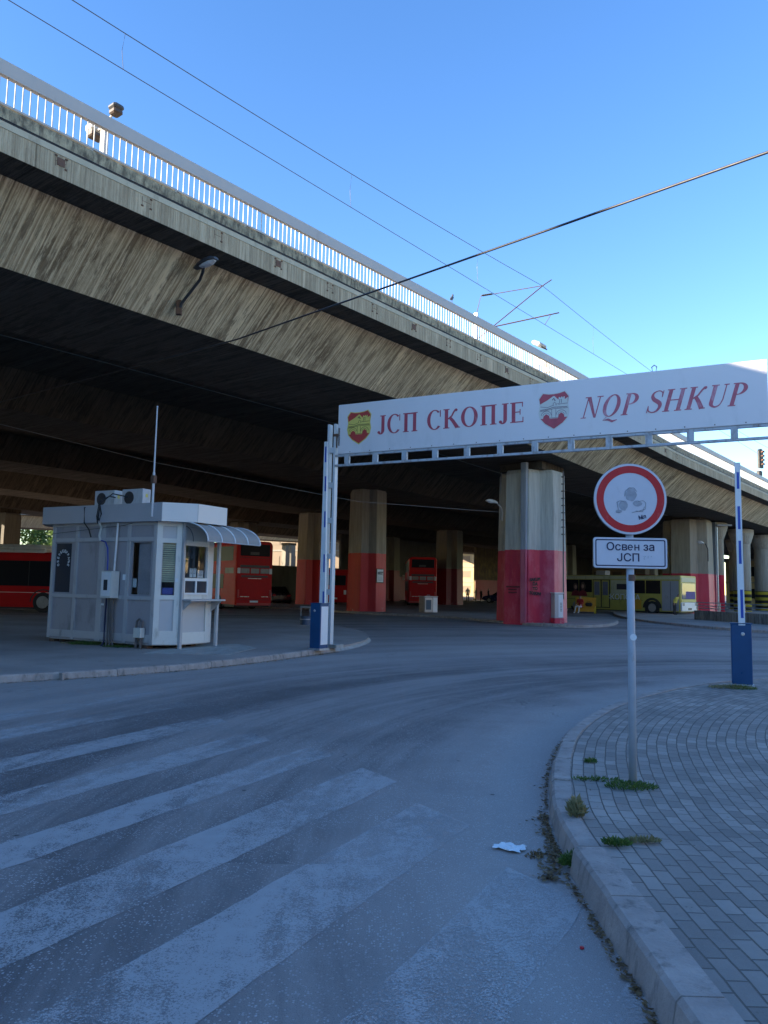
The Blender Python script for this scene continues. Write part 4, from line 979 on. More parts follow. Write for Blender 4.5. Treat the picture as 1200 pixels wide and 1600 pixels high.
for i, ln_ in enumerate([[(-.055, cz+.02), (-.05, cz+.06), (-.02, cz+.09), (.02, cz+.088), (.04, cz+.06)], [(-.12, cz-.03), (-.09, cz-.015), (-.06, cz-.025)], [(-.115, cz-.03), (-.105, cz-.09)], [(.05, cz-.02), (.09, cz-.012), (.11, cz-.03), (.105, cz-.08), (.06, cz-.095), (-.0, cz-.11)], [(-.125, cz-.108), (-.09, cz-.112)], [(.10, cz-.06), (.085, cz-.10), (.03, cz-.095)]]):
    for q in stroke(ln_, [.0035]*len(ln_)): flat(b, q, -.0078-.0002*i, .0003)
b.build('sticker_outline', 'residue_dark', dsc)
text_mesh('Мл', .042, 'pen_mark', 'navy', dsc, (.085, -.0066, cz-.157), rot=(R(90), R(14), 0), bold=.0015, ext=.0004)
# supplementary plate
PW, PH, pz = .577, .243, 1.79
def rrect(w_, h_, r_, cx=0, cz_=0, n=6):
    out = []
    for sx, sz, a0 in ((1, 1, 0), (-1, 1, 90), (-1, -1, 180), (1, -1, 270)):
        for k in range(n+1): t = R(a0+90*k/n); out.append((cx+sx*(w_/2-r_)+r_*math.cos(t), cz_+sz*(h_/2-r_)+r_*math.sin(t)))
    return out
b = MB(); flat(b, rrect(PW, PH, .022, -.014, pz), -.002, .02); pt_ = b.build('text_plate', 'galv', TS)
b = MB(); flat(b, rrect(PW-.004, PH-.004, .02, -.014, pz), -.0045, .0015); b.build('white_face', sgn, pt_)
b = MB(); o1 = rrect(PW-.03, PH-.03, .014, -.014, pz); o2 = rrect(PW-.048, PH-.048, .009, -.014, pz)
b.add([(x, -.0058, z) for x, z in o1]+[(x, -.0058, z) for x, z in o2], [(k, (k+1) % 28, 28+(k+1) % 28, 28+k) for k in range(28)]); b.build('border', 'navy', pt_)
text_mesh('Осв', .086, 'lettering', 'navy', pt_, (-.204, -.0064, pz+.020), bold=.0011, ext=.0008, xs=1.04, align='LEFT')
b = MB()      # the letter that joins the two halves of the word, and its neighbour, cut as bars and a ring
for k_, p_ in enumerate(ringp(-.0148, pz+.0430, .0205, .0235, .0088, .0078, 0, 318, 26)+[rect(-.030, .0052, pz+.0398, pz+.0462)]): flat(b, p_, -.0072-.00003*(k_ % 3)-.0001*(k_ == 26), .0016)
for p_ in (rect(.0175, .0265, pz+.0205, pz+.0665), rect(.0475, .0565, pz+.0205, pz+.0665), rect(.0265, .0475, pz+.040, pz+.0475)): flat(b, p_, -.0072, .0016)
b.build('lettering', 'navy', pt_)
text_mesh('за', .086, 'lettering', 'navy', pt_, (.085, -.0064, pz+.020), bold=.0011, ext=.0008, xs=1.04, align='LEFT')
text_mesh('ЈСП', .086, 'lettering', 'navy', pt_, (-.030, -.0064, pz-.066), bold=.0011, ext=.0008, xs=1.05)
b = MB()
for ln_ in ([(.085, pz-.025), (.105, pz-.022), (.09, pz-.045), (.098, pz-.05)], [(.125, pz-.022), (.122, pz-.04)], [(.15, pz-.02), (.147, pz-.03)]):
    for q in stroke(ln_, [.002]*len(ln_)): flat(b, q, -.0062, .0003)
b.build('scribble', 'residue_dark', pt_)
b = MB()
for z in (2.38, 2.08, 1.87, 1.72): b.bb(-.055, .045, .018, .075, z-.012, z+.012)
b.build('pole_clamp', 'galv', pl)

# ------------------------------------------------------------------ buses
def wheel(parent, x, y, r_=.48, side=1):
    b = MB(); b.lathe((0, 0, 0), [(r_*.55, -.14), (r_*.96, -.14), (r_, -.10), (r_, .10), (r_*.96, .14), (r_*.55, .14)], 28); b.v = [(vx+x, vz+y, vy+r_) for vx, vy, vz in b.v]
    t = b.build('tyre', 'tyre', parent, smooth=False)
    b = MB(); b.lathe((0, 0, 0), [(.05, .12), (r_*.30, .11), (r_*.42, .06), (r_*.58, .13), (r_*.60, .145)], 24); b.v = [(vx+x, side*vz+y, vy+r_) for vx, vy, vz in b.v]
    b.build('rim', 'rim', t)
def shell(L, wd, z0, z1, rnd=.18, nose=.12, top_in=.10):
    """bus body: rounded box section swept along x"""
    rings = []; n = 6
    for x, k in ((-L/2, .94), (-L/2+nose*.5, .985), (-L/2+nose, 1), (L/2-nose, 1), (L/2-nose*.5, .985), (L/2, .94)):
        pr = [(-wd/2*k, z0+(1-k)*.4), (wd/2*k, z0+(1-k)*.4)]
        for j in range(n+1): t = R(90*j/n); pr.append(((wd/2-rnd-top_in*0+rnd*math.cos(t))*k, (z1-rnd+rnd*math.sin(t))*(1-(1-k)*.15)))
        for j in range(n+1): t = R(90+90*j/n); pr.append(((-wd/2+rnd+rnd*math.cos(t))*k, (z1-rnd+rnd*math.sin(t))*(1-(1-k)*.15)))
        rings.append([(x, y, z) for y, z in pr])
    b = MB(); b.loft(rings); return b
# city bus at the left edge
t = empty('city_bus', (-20.0, 39.2, 0), 0, 'red single deck bus with cream roof pods at the left edge behind the kiosk', 'bus')
shell(12, 2.5, .25, 2.95, .16).build('body', 'busred', t, smooth=False)
b = MB(); b.bb(-5.9, 5.6, -1.262, -1.252, 1.28, 2.52, bev=.004); gl_ = b.build('window_band', 'busglass', t)
for x in (-4.2, -2.5, -.8, .9, 2.6, 4.3):
    b = MB(); b.bb(x-.02, x+.02, -1.266, -1.262, 1.3, 2.5); b.build('window_joint', 'black', gl_)
b = MB(); b.box((-1.6, 0, 3.12), (9.6, 2.2, .42), bev=.16); b.build('roof_pod', 'busroof', t)
b = MB(); b.box((-1.6, -1.1, 2.98), (9.9, .22, .30), bev=.1); b.build('roof_cove', 'busroof', t)
for x in (3.35, -2.9): wheel(t, x, -1.12, .5, -1); wheel(t, x, 1.12, .5, 1)
for x in (3.35, -2.9):
    b = MB(); vs = []
    for k in range(15): th = R(180*k/14); vs += [(x+.58*math.cos(th), -1.262, .5+.58*math.sin(th)), (x+.64*math.cos(th), -1.262, .5+.64*math.sin(th))]
    vs2 = [(v[0], -1.24, v[2]) for v in vs]; b.add(vs, [(2*k, 2*k+1, 2*k+3, 2*k+2) for k in range(14)]); b.build('wheel_arch', 'black', t)
b = MB(); b.bb(-5.8, 5.8, -1.256, -1.250, .95, .975); b.build('trim_line', 'busroof', t)
b = MB(); b.bb(-5.5, 5.5, -1.2, 1.2, .16, .26); b.build('underbody', 'black', t)

def double_decker(loc, rz, label, L=10.5):
    t = empty('double_decker_bus', loc, rz, label, 'double decker bus', 'red double deckers parked under the viaduct')
    shell(L, 2.5, .32, 4.30, .30, .16).build('body', 'busred', t)
    xr = -L/2                                           # rear end
    b = MB(); b.box((xr-.01, 0, 3.72), (.06, 2.0, .74), bev=.02); b.build('rear_window', 'busglass', t)
    b = MB(); b.bb(xr-.045, xr-.038, -.25, .35, 3.42, 3.60); b.build('route_display', 'mirror_dark', t)
    for k in range(3):
        b = MB(); b.box((xr-.02, -.66+k*.66, 2.42), (.05, .56, .30), bev=.01); b.build('grille_panel', 'rim', t)
    for y in (-1.08, 1.08):
        b = MB(); b.box((xr-.01, y, 2.42), (.07, .20, .34), bev=.02); b.build('rear_light', 'paper', t)
        b = MB(); b.box((xr-.01, y*1.0, 1.0), (.05, .12, .5), bev=.02); b.build('tail_lamp', 'embred', t)
    b = MB(); b.bb(xr-.012, xr+.06, -1.0, 1.0, 2.62, 2.78); b.bb(xr-.012, xr+.06, -.9, .9, 2.04, 2.14); b.build('dark_slot', 'mirror_dark', t)
    for z in (.62, 2.0, 3.22):
        b = MB(); b.bb(xr-.016, xr+.05, -1.02, 1.02, z, z+.022); b.build('panel_gap', 'black', t)
    b = MB(); b.bb(xr-.03, xr, .35, .95, .80, .84); b.bb(xr-.03, xr, -.95, -.5, .80, .84); b.bb(xr-.03, xr, -.45, .45, 1.93, 1.96); b.build('trim_strip', 'chrome', t)
    b = MB(); b.bb(xr-.03, xr+.03, -.27, .27, .46, .58); b.build('number_plate', 'paper', t)
    b = MB(); b.bb(xr-.05, xr+.3, -1.15, 1.15, .28, .42); b.build('bumper', 'embred', t)
    for s_ in (-1, 1):
        b = MB(); b.bb(-L/2+.5, L/2-.5, s_*1.256-.004, s_*1.256+.004, 3.05, 3.95); b.build('upper_window_band', 'busglass', t)
        b = MB(); b.bb(-L/2+1.9, L/2-.5, s_*1.256-.004, s_*1.256+.004, 1.30, 2.20); b.build('lower_window_band', 'busglass', t)
        b = MB(); b.bb(-L/2+.4, -L/2+1.7, s_*1.256-.004, s_*1.256+.004, 2.25, 2.6); b.build('side_vent', 'rim', t)
        wheel(t, -L/2+2.6, s_*1.12, .48, s_); wheel(t, L/2-2.4, s_*1.12, .48, s_)
        b = MB(); b.box((L/2+.2, s_*1.4, 2.6), (.12, .22, .5), bev=.03); b.build('mirror', 'paper', t)
    b = MB(); b.bb(-L/2+.3, L/2-.3, -1.18, 1.18, .18, .34); b.build('underbody', 'black', t)
    return t
def fwd(corner, f, L, wd=2.5): pass
f = Vector((-.57, .82)); lft = Vector((.82, .57)); c = Vector((-9.03, 47.5))+lft*1.25+f*5.25
double_decker((c.x, c.y, 0), math.atan2(f.y, f.x), 'red double decker parked at an angle beside the kiosk canopy, rear towards the camera')
double_decker((3.55, 73.3, 0), R(90), 'red double decker seen straight from behind in the middle of the dark hall')
# low red bus in the shade behind the lattice mast
t = empty('shuttle_bus', (-3.4, 66, 0), R(84), 'dark red bus in deep shade between the two red based piers', 'bus')
shell(9, 2.4, .3, 2.9, .2).build('body', 'busred', t); b = MB(); b.box((-4.5, 0, 2.05), (.06, 1.9, .8), bev=.02); b.build('rear_window', 'busglass', t)
for y in (-.9, .9): b = MB(); b.box((-4.52, y, 1.1), (.05, .2, .35), bev=.02); b.build('tail_lamp', 'paper', t)
b = MB(); b.bb(-4.54, -4.46, -.3, .3, .55, .68); b.build('number_plate', 'paper', t)
for x in (-2.8, 2.8): wheel(t, x, -1.08, .45, -1); wheel(t, x, 1.08, .45, 1)

# yellow bus
fv = Vector((.68, -.733)); rt = Vector((-.733, -.68)); L = 12.0
c = Vector((21.2, 54.9))-fv*(L/2)-rt*1.25
Y_ = empty('yellow_bus', (c.x, c.y, 0), math.atan2(fv.y, fv.x), 'olive yellow single deck bus with large side advertising parked by the crimson pier', 'bus')
shell(L, 2.5, .24, 2.86, .12, .10).build('body', 'busyel', Y_)
sy = -1.258
def ys(d0, d1, z0, z1, name, mat, parent=None, dy=0., th=.012):
    b = MB(); b.bb(L/2-d1, L/2-d0, sy-dy-th, sy-dy, z0, z1); return b.build(name, mat, parent or Y_)
ys(.0, 12, 2.56, 2.80, 'roof_rail', 'buscream')
ys(1.5, 2.62, 1.52, 2.48, 'window', 'busglass'); ys(2.70, 3.78, 1.52, 2.48, 'window', 'busglass')
ys(3.86, 5.50, 1.42, 2.48, 'cream_panel', 'buscream'); ys(4.0, 5.0, 1.78, 2.20, 'small_window', 'glass', dy=.012)
for d0 in (5.66, 6.38):
    dr = ys(d0, d0+.62, .42, 2.46, 'door_leaf', 'busyel', dy=.006); ys(d0+.08, d0+.54, 1.32, 2.36, 'door_glass', simple('grey_glass', (.16, .17, .22), .2), dr, dy=.02)
ys(5.58, 7.06, .36, 2.52, 'door_frame', 'black', th=.006)
ys(7.15, 8.3, 1.52, 2.50, 'window', 'busglass'); ys(8.34, 9.5, 1.52, 2.50, 'window', 'busglass')
ys(9.66, 10.8, .35, 2.48, 'grey_door', 'greydoor')
gd = ys(.12, 1.38, .32, 2.46, 'grey_door', 'greydoor'); ys(.72, .74, .34, 2.42, 'door_gap', 'black', gd, dy=.012); ys(.95, 1.12, 1.22, 1.40, 'door_badge', 'rim', gd, dy=.012); ys(.97, 1.10, 1.25, 1.37, 'badge_face', 'greydoor', gd, dy=.026)
for d0, d1, z0, z1 in ((2.9, 5.4, .42, 1.0), (7.2, 9.5, .42, .96)): 
    q = ys(d0, d1, z0, z1, 'skirt_panel', 'busyel', dy=.004)
    ys(d0, d1, z1, z1+.03, 'panel_line', 'black', q, dy=.006)
ys(2.98, 4.1, .36, 1.06, 'engine_flap', 'orange', dy=.03)
for x in (2.15, 8.6):
    wheel(Y_, L/2-x, -1.13, .50, -1); wheel(Y_, L/2-x, 1.13, .50, 1)
b = MB(); vs = []
for k in range(17): th = R(180*k/16); vs += [(L/2-2.15+.56*math.cos(th), sy-.012, .48+.56*math.sin(th)), (L/2-2.15+.74*math.cos(th), sy-.012, .48+.74*math.sin(th))]
b.add(vs, [(2*k, 2*k+1, 2*k+3, 2*k+2) for k in range(16)]); b.build('wheel_arch', 'black', Y_)
b = MB(); b.bb(L/2-2.72, L/2-1.58, sy-.006, sy, .24, .95); b.build('arch_shade', 'black', Y_)
text_mesh('СКОПСКА', .56, 'side_lettering', 'paper', Y_, (L/2-4.55, sy-.012, 1.03), bold=.006, ext=.003, xs=1.05)
# advertising picture: two figures
b = MB()
for i, bl in enumerate([(L/2-8.62, 1.92, .20, .30), (L/2-7.92, 1.98, .23, .34)]): flat(b, blob(*bl, seed=i+2, rough=.2), sy-.024-.001*i, .002)
ad = b.build('advert_hair', simple('advert_dark', (.07, .035, .025), .5, var=.4), Y_)
for i, (x, z) in enumerate(((L/2-8.60, 1.92), (L/2-7.95, 1.97))):
    b = MB(); flat(b, blob(x, z, .11, .16, seed=i+5, rough=.1), sy-.030, .002); b.build('advert_face', simple('advert_skin', (.42, .25, .18), .5), ad)
    b = MB(); flat(b, [(x-.42, 1.22), (x+.42, 1.22), (x+.30, 1.56), (x+.08, 1.68), (x-.08, 1.68), (x-.30, 1.56)], sy-.027-.002*i, .0015); b.build('advert_dress', simple('advert_red', (.20, .02, .03), .5, var=.3), ad)
# front end
xf = L/2
b = MB(); b.box((xf+.0, 0, 1.75), (.05, 2.1, 1.15), bev=.02, ); b.build('windscreen', 'shield_glass', Y_)
b = MB(); b.bb(xf-.02, xf+.03, -.45, 1.0, 1.2, 1.72); b.build('dashboard_cloth', simple('purple_cloth', (.10, .07, .26), .7), Y_)
b = MB(); b.box((xf-.02, 0, 2.55), (.08, 2.2, .36), bev=.03); b.build('destination_box', 'buscream', Y_)
b = MB(); b.box((xf, 0, 1.06), (.07, 2.3, .20), bev=.02); b.build('front_panel', 'busyel', Y_)
b = MB(); b.box((xf+.02, 0, .62), (.14, 2.42, .64), bev=.04); bp = b.build('bumper', 'white', Y_)
for y in (-.95, .95): b = MB(); b.box((xf+.09, y, .80), (.03, .30, .20), bev=.01); b.build('headlight', 'rim', bp)
b = MB(); b.bb(xf+.09, xf+.10, -.28, .28, .40, .54); b.build('number_plate', 'mirror_dark', bp)
b = MB(); b.bb(-L/2+.2, L/2-.2, -1.15, 1.15, .18, .26); b.build('underbody', 'black', Y_)
b = MB(); b.bb(-1.0, -.2, -.9, -.2, 2.861, 3.22); b.build('roof_unit', 'rim', Y_)

# dark cars in the hall
def car(loc, rz, label, mat):
    t = empty('parked_car', loc, rz, label, 'car', 'dark cars parked in the hall')
    b = MB(); sec = [(-2.1, .45, .75, .74), (-2.05, .30, .92, .82), (-1.2, .22, .98, .88), (.9, .22, .92, .88), (1.9, .28, .78, .82), (2.1, .42, .62, .72)]
    b.loft([[(x, -w_, z0), (x, w_, z0), (x, w_, z0+(z1-z0)*.7), (x, w_*.93, z1), (x, -w_*.93, z1), (x, -w_, z0+(z1-z0)*.7)] for x, z0, z1, w_ in sec]); b.build('body', mat, t, bevel=.03)
    b = MB(); b.loft([[(-1.75, -.74, .94), (.95, -.74, .92), (.95, .74, .92), (-1.75, .74, .94)], [(-1.2, -.60, 1.42), (.15, -.60, 1.42), (.15, .60, 1.42), (-1.2, .60, 1.42)]]); b.build('cabin_glass', 'busglass', t)
    b = MB(); b.box((-.52, 0, 1.44), (1.4, 1.2, .05), bev=.02); b.build('roof', mat, t)
    for x in (-1.3, 1.25): wheel(t, x, -.78, .31, -1); wheel(t, x, .78, .31, 1)
    for y in (-.6, .6):
        b = MB(); b.box((2.04, y, .60), (.1, .28, .12), bev=.02); b.build('headlight', 'lampglass', t)
        b = MB(); b.box((-2.06, y, .74), (.1, .28, .12), bev=.02); b.build('tail_lamp', 'embred', t)
    return t
car((-8.9, 63.5, 0), R(115), 'dark car in shade right of the angled red double decker', 'carp')
car((14.0, 91, 0), R(160), 'dark blue car in shade right of the four people', 'carp2')

# ------------------------------------------------------------------ people (one skinned body each)
def person(loc, rz, h, label, top, legs, pose='stand', shoes='paper'):
    t = empty('person', loc, rz, label, 'person'); k = h/1.75
    J = {'hip': (0, 0, .95), 'sp': (0, .01, 1.18), 'ch': (0, .01, 1.40), 'nk': (0, 0, 1.50), 'hd': (0, -.02, 1.60), 'tp': (0, -.01, 1.72)}
    for s_, n in ((-1, 'l'), (1, 'r')):
        J['sh'+n] = (s_*.19, .0, 1.42); J['el'+n] = (s_*.24, .03, 1.15); J['wr'+n] = (s_*.22, -.10, .93); J['ha'+n] = (s_*.215, -.14, .84)
        J['hp'+n] = (s_*.10, 0, .90); J['kn'+n] = (s_*.11, -.02, .50); J['an'+n] = (s_*.115, .03, .09); J['to'+n] = (s_*.125, -.14, .04)
    if pose == 'talk': J['elr'] = (.25, -.02, 1.17); J['wrr'] = (.18, -.24, 1.22); J['har'] = (.14, -.31, 1.27); J['kn'+'l'] = (-.13, -.08, .50); J['anl'] = (-.16, -.06, .09); J['tol'] = (-.17, -.22, .04)
    if pose == 'bend':
        for n in ('sp', 'ch', 'nk', 'hd', 'tp', 'shl', 'shr', 'ell', 'elr', 'wrl', 'wrr', 'hal', 'har'):
            x, y, z = J[n]; a_ = R(28); dz = z-.95; J[n] = (x, y-dz*math.sin(a_), .95+dz*math.cos(a_))
    if pose == 'sit':
        for n in ('hip', 'sp', 'ch', 'nk', 'hd', 'tp', 'shl', 'shr', 'ell', 'elr', 'hpl', 'hpr'): x, y, z = J[n]; J[n] = (x, y+.1, z-.42)
        for s_, n in ((-1, 'l'), (1, 'r')): J['kn'+n] = (s_*.14, -.38, .52); J['an'+n] = (s_*.15, -.50, .09); J['to'+n] = (s_*.16, -.66, .04); J['wr'+n] = (s_*.18, -.20, .62); J['ha'+n] = (s_*.16, -.30, .60); J['el'+n] = (s_*.24, .10, .76)
    Rr = {'hip': .15, 'sp': .13, 'ch': .16, 'nk': .058, 'hd': .088, 'tp': .07, 'sh': .075, 'el': .047, 'wr': .033, 'ha': .036, 'hp': .10, 'kn': .066, 'an': .043, 'to': .036}
    ks = list(J); E_ = [('hip', 'sp'), ('sp', 'ch'), ('ch', 'nk'), ('nk', 'hd'), ('hd', 'tp')]
    for n in 'lr': E_ += [('ch', 'sh'+n), ('sh'+n, 'el'+n), ('el'+n, 'wr'+n), ('wr'+n, 'ha'+n), ('hip', 'hp'+n), ('hp'+n, 'kn'+n), ('kn'+n, 'an'+n), ('an'+n, 'to'+n)]
    me = bpy.data.meshes.new('body'); me.from_pydata([tuple(c_*k for c_ in J[q]) for q in ks], [(ks.index(a_), ks.index(b_)) for a_, b_ in E_], []); o = bpy.data.objects.new('body', me); C.objects.link(o)
    o.modifiers.new('skin', 'SKIN')
    for i, q in enumerate(ks): r_ = Rr.get(q, Rr.get(q[:2], .05))*k; me.skin_vertices[0].data[i].radius = (r_, r_*(.72 if q in ('hip', 'sp', 'ch') else 1)); me.skin_vertices[0].data[i].use_root = (q == 'hip')
    s2 = o.modifiers.new('sub', 'SUBSURF'); s2.levels = 2; s2.render_levels = 2
    dg = bpy.context.evaluated_depsgraph_get(); m2 = bpy.data.meshes.new_from_object(o.evaluated_get(dg)); bpy.data.objects.remove(o)
    for q in (top, legs, 'skin', shoes, 'hair'): m2.materials.append(M[q])
    hz = J['hip'][2]*k; nkp = Vector(J['nk'])*k; hd = Vector(J['hd'])*k
    for p in m2.polygons:
        c_ = p.center; i = 0
        if (c_-nkp).dot(hd-nkp) > 0: i = 4 if (c_.z > hd.z+.05*k or c_.y > hd.y+.04*k) else 2
        elif min((c_-Vector(J['ha'+n])*k).length for n in 'lr') < .10*k: i = 2
        elif min((c_-Vector(J['to'+n])*k).length for n in 'lr') < .13*k: i = 3
        elif min((c_-Vector(J[a_+n])*k).length for n in 'lr' for a_ in ('kn', 'an')) < .24*k or (pose != 'sit' and c_.z < hz): i = 1
        elif pose == 'sit' and c_.y < 0 and c_.z < hz+.1 and c_.z < .62*k: i = 1
        p.material_index = i; p.use_smooth = True
    ob = bpy.data.objects.new('body', m2); C.objects.link(ob); ob.parent = t
    return t
person((10.4, 94, .0), R(170), 1.76, 'person in white shirt and dark trousers standing with back turned in the dark hall', 'shirtw', 'clothd', 'stand', 'shirtw')
person((11.35, 93.6, .0), R(250), 1.70, 'person in dark clothes standing right beside the one in a white shirt', 'clothd', 'clothd', 'talk')
person((12.1, 94.6, .0), R(120), 1.55, 'person in dark clothes standing third from the left in the hall', 'clothd', 'clothd', 'talk')
person((12.95, 94.2, .0), R(100), 1.68, 'person in dark clothes standing at the right end of the group in the hall', 'clothd', 'clothd', 'stand')
person((19.9, 52.6, .112), R(40), 1.5, 'person in pale yellow top and dark trousers bending beside the yellow bus front', 'clothh', 'clothd', 'bend', 'clothd')
t = empty('yellow_bench', (14.75, 56.2, 0), R(-25), 'orange yellow bench with back panel in front of the yellow bus', 'bench')
b = MB(); b.bb(-.75, .75, -.25, .25, .44, .50, bev=.01); b.build('seat', 'orange', t)
b = MB(); b.bb(-.75, .75, .22, .28, .5, 1.15, bev=.01); b.build('backrest', 'orange', t)
for x in (-.72, .72):
    for y in (-.2, .25): b = MB(); b.bb(x-.03, x+.03, y-.03, y+.03, 0, 1.15 if y > 0 else .44); b.build('leg', 'yellow', t)
b = MB(); b.bb(-.7, .7, -.2, -.16, .12, .44); b.build('front_panel', 'orange', t)
person((14.30, 55.95, .0), R(-40), 1.70, 'person in red top and white trousers sitting on the orange bench', 'clothr', 'shirtw', 'sit')
t = empty('black_bag', (15.0, 56.1, .50), R(-25), 'black bag lying on the orange bench beside the seated person', 'bag')
b = MB(); b.box((0, 0, .14), (.5, .25, .28), bev=.08); b.build('bag_body', 'black', t); b = MB(); b.tube([(-.12, 0, .27), (-.08, 0, .36), (.08, 0, .36), (.12, 0, .27)], .012, 6); b.build('handle', 'black', t)

# ------------------------------------------------------------------ street furniture
t = empty('metal_container', (2.75, 46.1, .112), R(28), 'grey metal container with a pale front panel between the red bus and the pink pier', 'container')
b = MB(); b.bb(-.45, .45, -.32, .32, .03, .95, bev=.01); b.build('body', 'rim', t)
b = MB(); b.bb(-.42, .10, -.34, -.322, .08, .90); b.build('front_panel', 'galv', t)
b = MB(); b.bb(.14, .44, -.34, -.322, .05, .92); b.build('white_strip', 'white', t)
b = MB(); b.bb(-.49, .49, -.36, .36, .95, 1.0, bev=.01); b.build('lid', 'galv', t)
b = MB(); b.bb(-.36, .0, -.346, -.341, .2, .78); b.build('notice', 'shield_glass', t)
b = MB(); b.tube([(-.1, 0, 1.0), (-.1, 0, 1.06), (.1, 0, 1.06), (.1, 0, 1.0)], .014, 6); b.build('handle', 'galv', t)
t = empty('electric_cabinet', (7.98, 35.25, .112), R(20), 'narrow pale cabinet on a pink plinth at the foot of the broad pink pier', 'cabinet')
b = MB(); b.bb(-.26, .26, -.2, .2, 0, .24, bev=.01); b.build('plinth', 'pier_pink', t)
b = MB(); b.bb(-.22, .22, -.16, .16, .242, 1.36, bev=.008); b.build('body', 'alu', t)
b = MB(); b.bb(-.03, .21, -.168, -.161, .28, 1.30); b.build('door', 'white', t)
b = MB(); b.bb(-.24, .24, -.18, .18, 1.36, 1.40); b.build('lid', 'white', t)
b = MB()
for k in range(6): b.bb(.05, .15, -.172, -.1685, .55+k*.07, .59+k*.07)
b.build('door_marking', 'rim', t)
t = empty('litter_bin', (-2.9, 29.4, 0), 0, 'small blue grey litter bin behind the left barrier cabinet', 'litter bin')
b = MB(); b.lathe((0, 0, 0), [(.17, .02), (.19, .05), (.20, .42), (.21, .44), (.19, .44)], 20); b.build('drum', simple('bin_blue_grey', (.06, .09, .14), .5), t, smooth=False)
b = MB(); b.lathe((0, 0, 0), [(.205, .30), (.215, .31), (.215, .33), (.205, .34)], 20); b.build('hoop', 'galv', t)
b = MB()
for x in (-.17, .17): b.bb(x-.015, x+.015, -.015, .015, .42, .78)
b.bb(-.19, .19, -.1, .1, .76, .80); b.build('hood_frame', 'rim', t)
t = empty('small_grey_bin', (7.75, 88, 0), R(10), 'small grey box shaped bin in the dark hall left of the people', 'litter bin')
b = MB(); b.bb(-.28, .28, -.2, .2, .05, .95, bev=.03); b.build('body', 'rim', t); b = MB(); b.bb(-.22, .22, -.21, -.201, .15, .8); b.build('door', 'galv', t)
# low wall with railing on the right
wd_ = Vector((1.25, -5.4)).normalized()
t = empty('low_wall', (18.0, 44.6, .11), math.atan2(wd_.y, wd_.x), 'stained low concrete wall topped with a three bar grey railing', 'wall')
b = MB(); b.bb(0, 16, 0, .3, 0, .52); b.build('wall_body', m_board('low_wall_concrete', (.24, .23, .20), (.14, .135, .12), (.06, .055, .05), .5), t)
b = MB()
for z in (.66, .80, .98): b.cyl((0, .15, z), (16, .15, z), .022, 8)
rg_ = b.build('railing', 'galv', t)
for x in [k*2.0+.1 for k in range(9)]: b = MB(); b.bb(x-.03, x+.03, .12, .18, .52, 1.0); b.build('rail_post', 'galv', rg_)
# poster on the red pier
t = empty('framed_notice', W(36.10, 30.3-1.175, 1.83), BR, 'framed black and white notice on the red pier face', 'notice board')
b = MB(); b.bb(-.34, .34, -.05, .0, 0, .86); b.build('frame', 'rust', t)
b = MB(); b.bb(-.29, .29, -.056, -.051, .05, .81); pp = b.build('sheet', 'paper', t)
b = MB()
for x0, x1, z0, z1 in ((-.25, .0, .52, .66), (-.1, .27, .60, .68), (-.22, .26, .47, .50), (.0, .22, .52, .58)): b.bb(x0, x1, -.0585-.001*(x0 < 0), -.0575, z0, z1)
for k in range(5): b.bb(-.24, .22, -.0585, -.0575, .14+k*.055, .155+k*.055)
b.build('printed_text', 'residue_dark', pp)

def lamp_head(t, p, d, size, mat='alu', bowl='lampglass', name='lamp_head'):
    d = Vector(d).normalized(); sd_ = Vector((-d.y, d.x, 0)).normalized(); u_ = d.cross(sd_)*-1
    if u_.z < 0: u_ = -u_
    p = Vector(p); rings = []; rb = []
    for f_, w_, h_ in ((-.5, .16, .10), (-.3, .26, .17), (0, .34, .20), (.3, .34, .16), (.5, .20, .06)):
        ring = []
        for k in range(10): a_ = R(180*k/9); ring.append(p+d*(f_*size)+sd_*(w_*size*math.cos(a_)*.5)+u_*(h_*size*math.sin(a_)))
        rings.append(ring+[p+d*(f_*size)-sd_*(w_*size*.45)-u_*.02*size, p+d*(f_*size)+sd_*(w_*size*.45)-u_*.02*size])
    b = MB(); b.loft(rings); h = b.build(name, mat, t)
    for f_, w_, h_ in ((-.22, .18, .03), (0, .26, .09), (.25, .26, .09), (.44, .14, .03)):
        rb.append([p+d*(f_*size)+sd_*(w_*size*math.cos(R(180*k/9))*.5)-u_*(h_*size*math.sin(R(180*k/9))+.021*size) for k in range(10)])
    b = MB(); b.loft(rb); b.build('lamp_bowl', bowl, h)
    return h
# lamp bolted to the web of the viaduct
t = empty('bridge_lamp', (-4.98, 17.62, 8.20), 0, 'dark street lamp on a short bent arm bolted to the lit girder face', 'street lamp')
b = MB(); b.tube([(.05, -.04, -.20), (.12, -.10, -.05), (.35, -.28, .14), (.62, -.50, .36), (.74, -.74, .44), (.80, -.95, .46)], .035, 8); b.build('arm', 'mirror_dark', t)
b = MB(); b.box((.04, -.03, -.14), (.12, .12, .34)); b.build('bracket', 'rust', t)
lamp_head(t, (.90, -1.16, .46), (.80, -.60, .10), .70, 'mirror_dark')
# lamp on the pink pier
t = empty('pier_lamp', (5.62, 36.4, 4.95), 0, 'pale street lamp on a curved arm on the left side of the broad pink pier', 'street lamp')
b = MB(); b.tube([(.0, 0, -.1), (.02, -.02, .25), (-.06, -.1, .5), (-.28, -.25, .72)], .03, 8); b.build('arm', 'alu', t)
lamp_head(t, (-.55, -.42, .74), (-.85, -.5, .12), .66, 'alu_light')
t = empty('pier_lamp', W(60.0, 16.9, 4.9), 0, 'small lamp on the stained pier beside the round sign', 'street lamp')
b = MB(); b.tube([(0, 0, -.9), (0, 0, 0), (-.3, -.3, .4)], .04, 8); b.build('arm', 'mirror_dark', t); lamp_head(t, (-.8, -.6, .45), (-.8, -.6, .1), .8, 'rim')
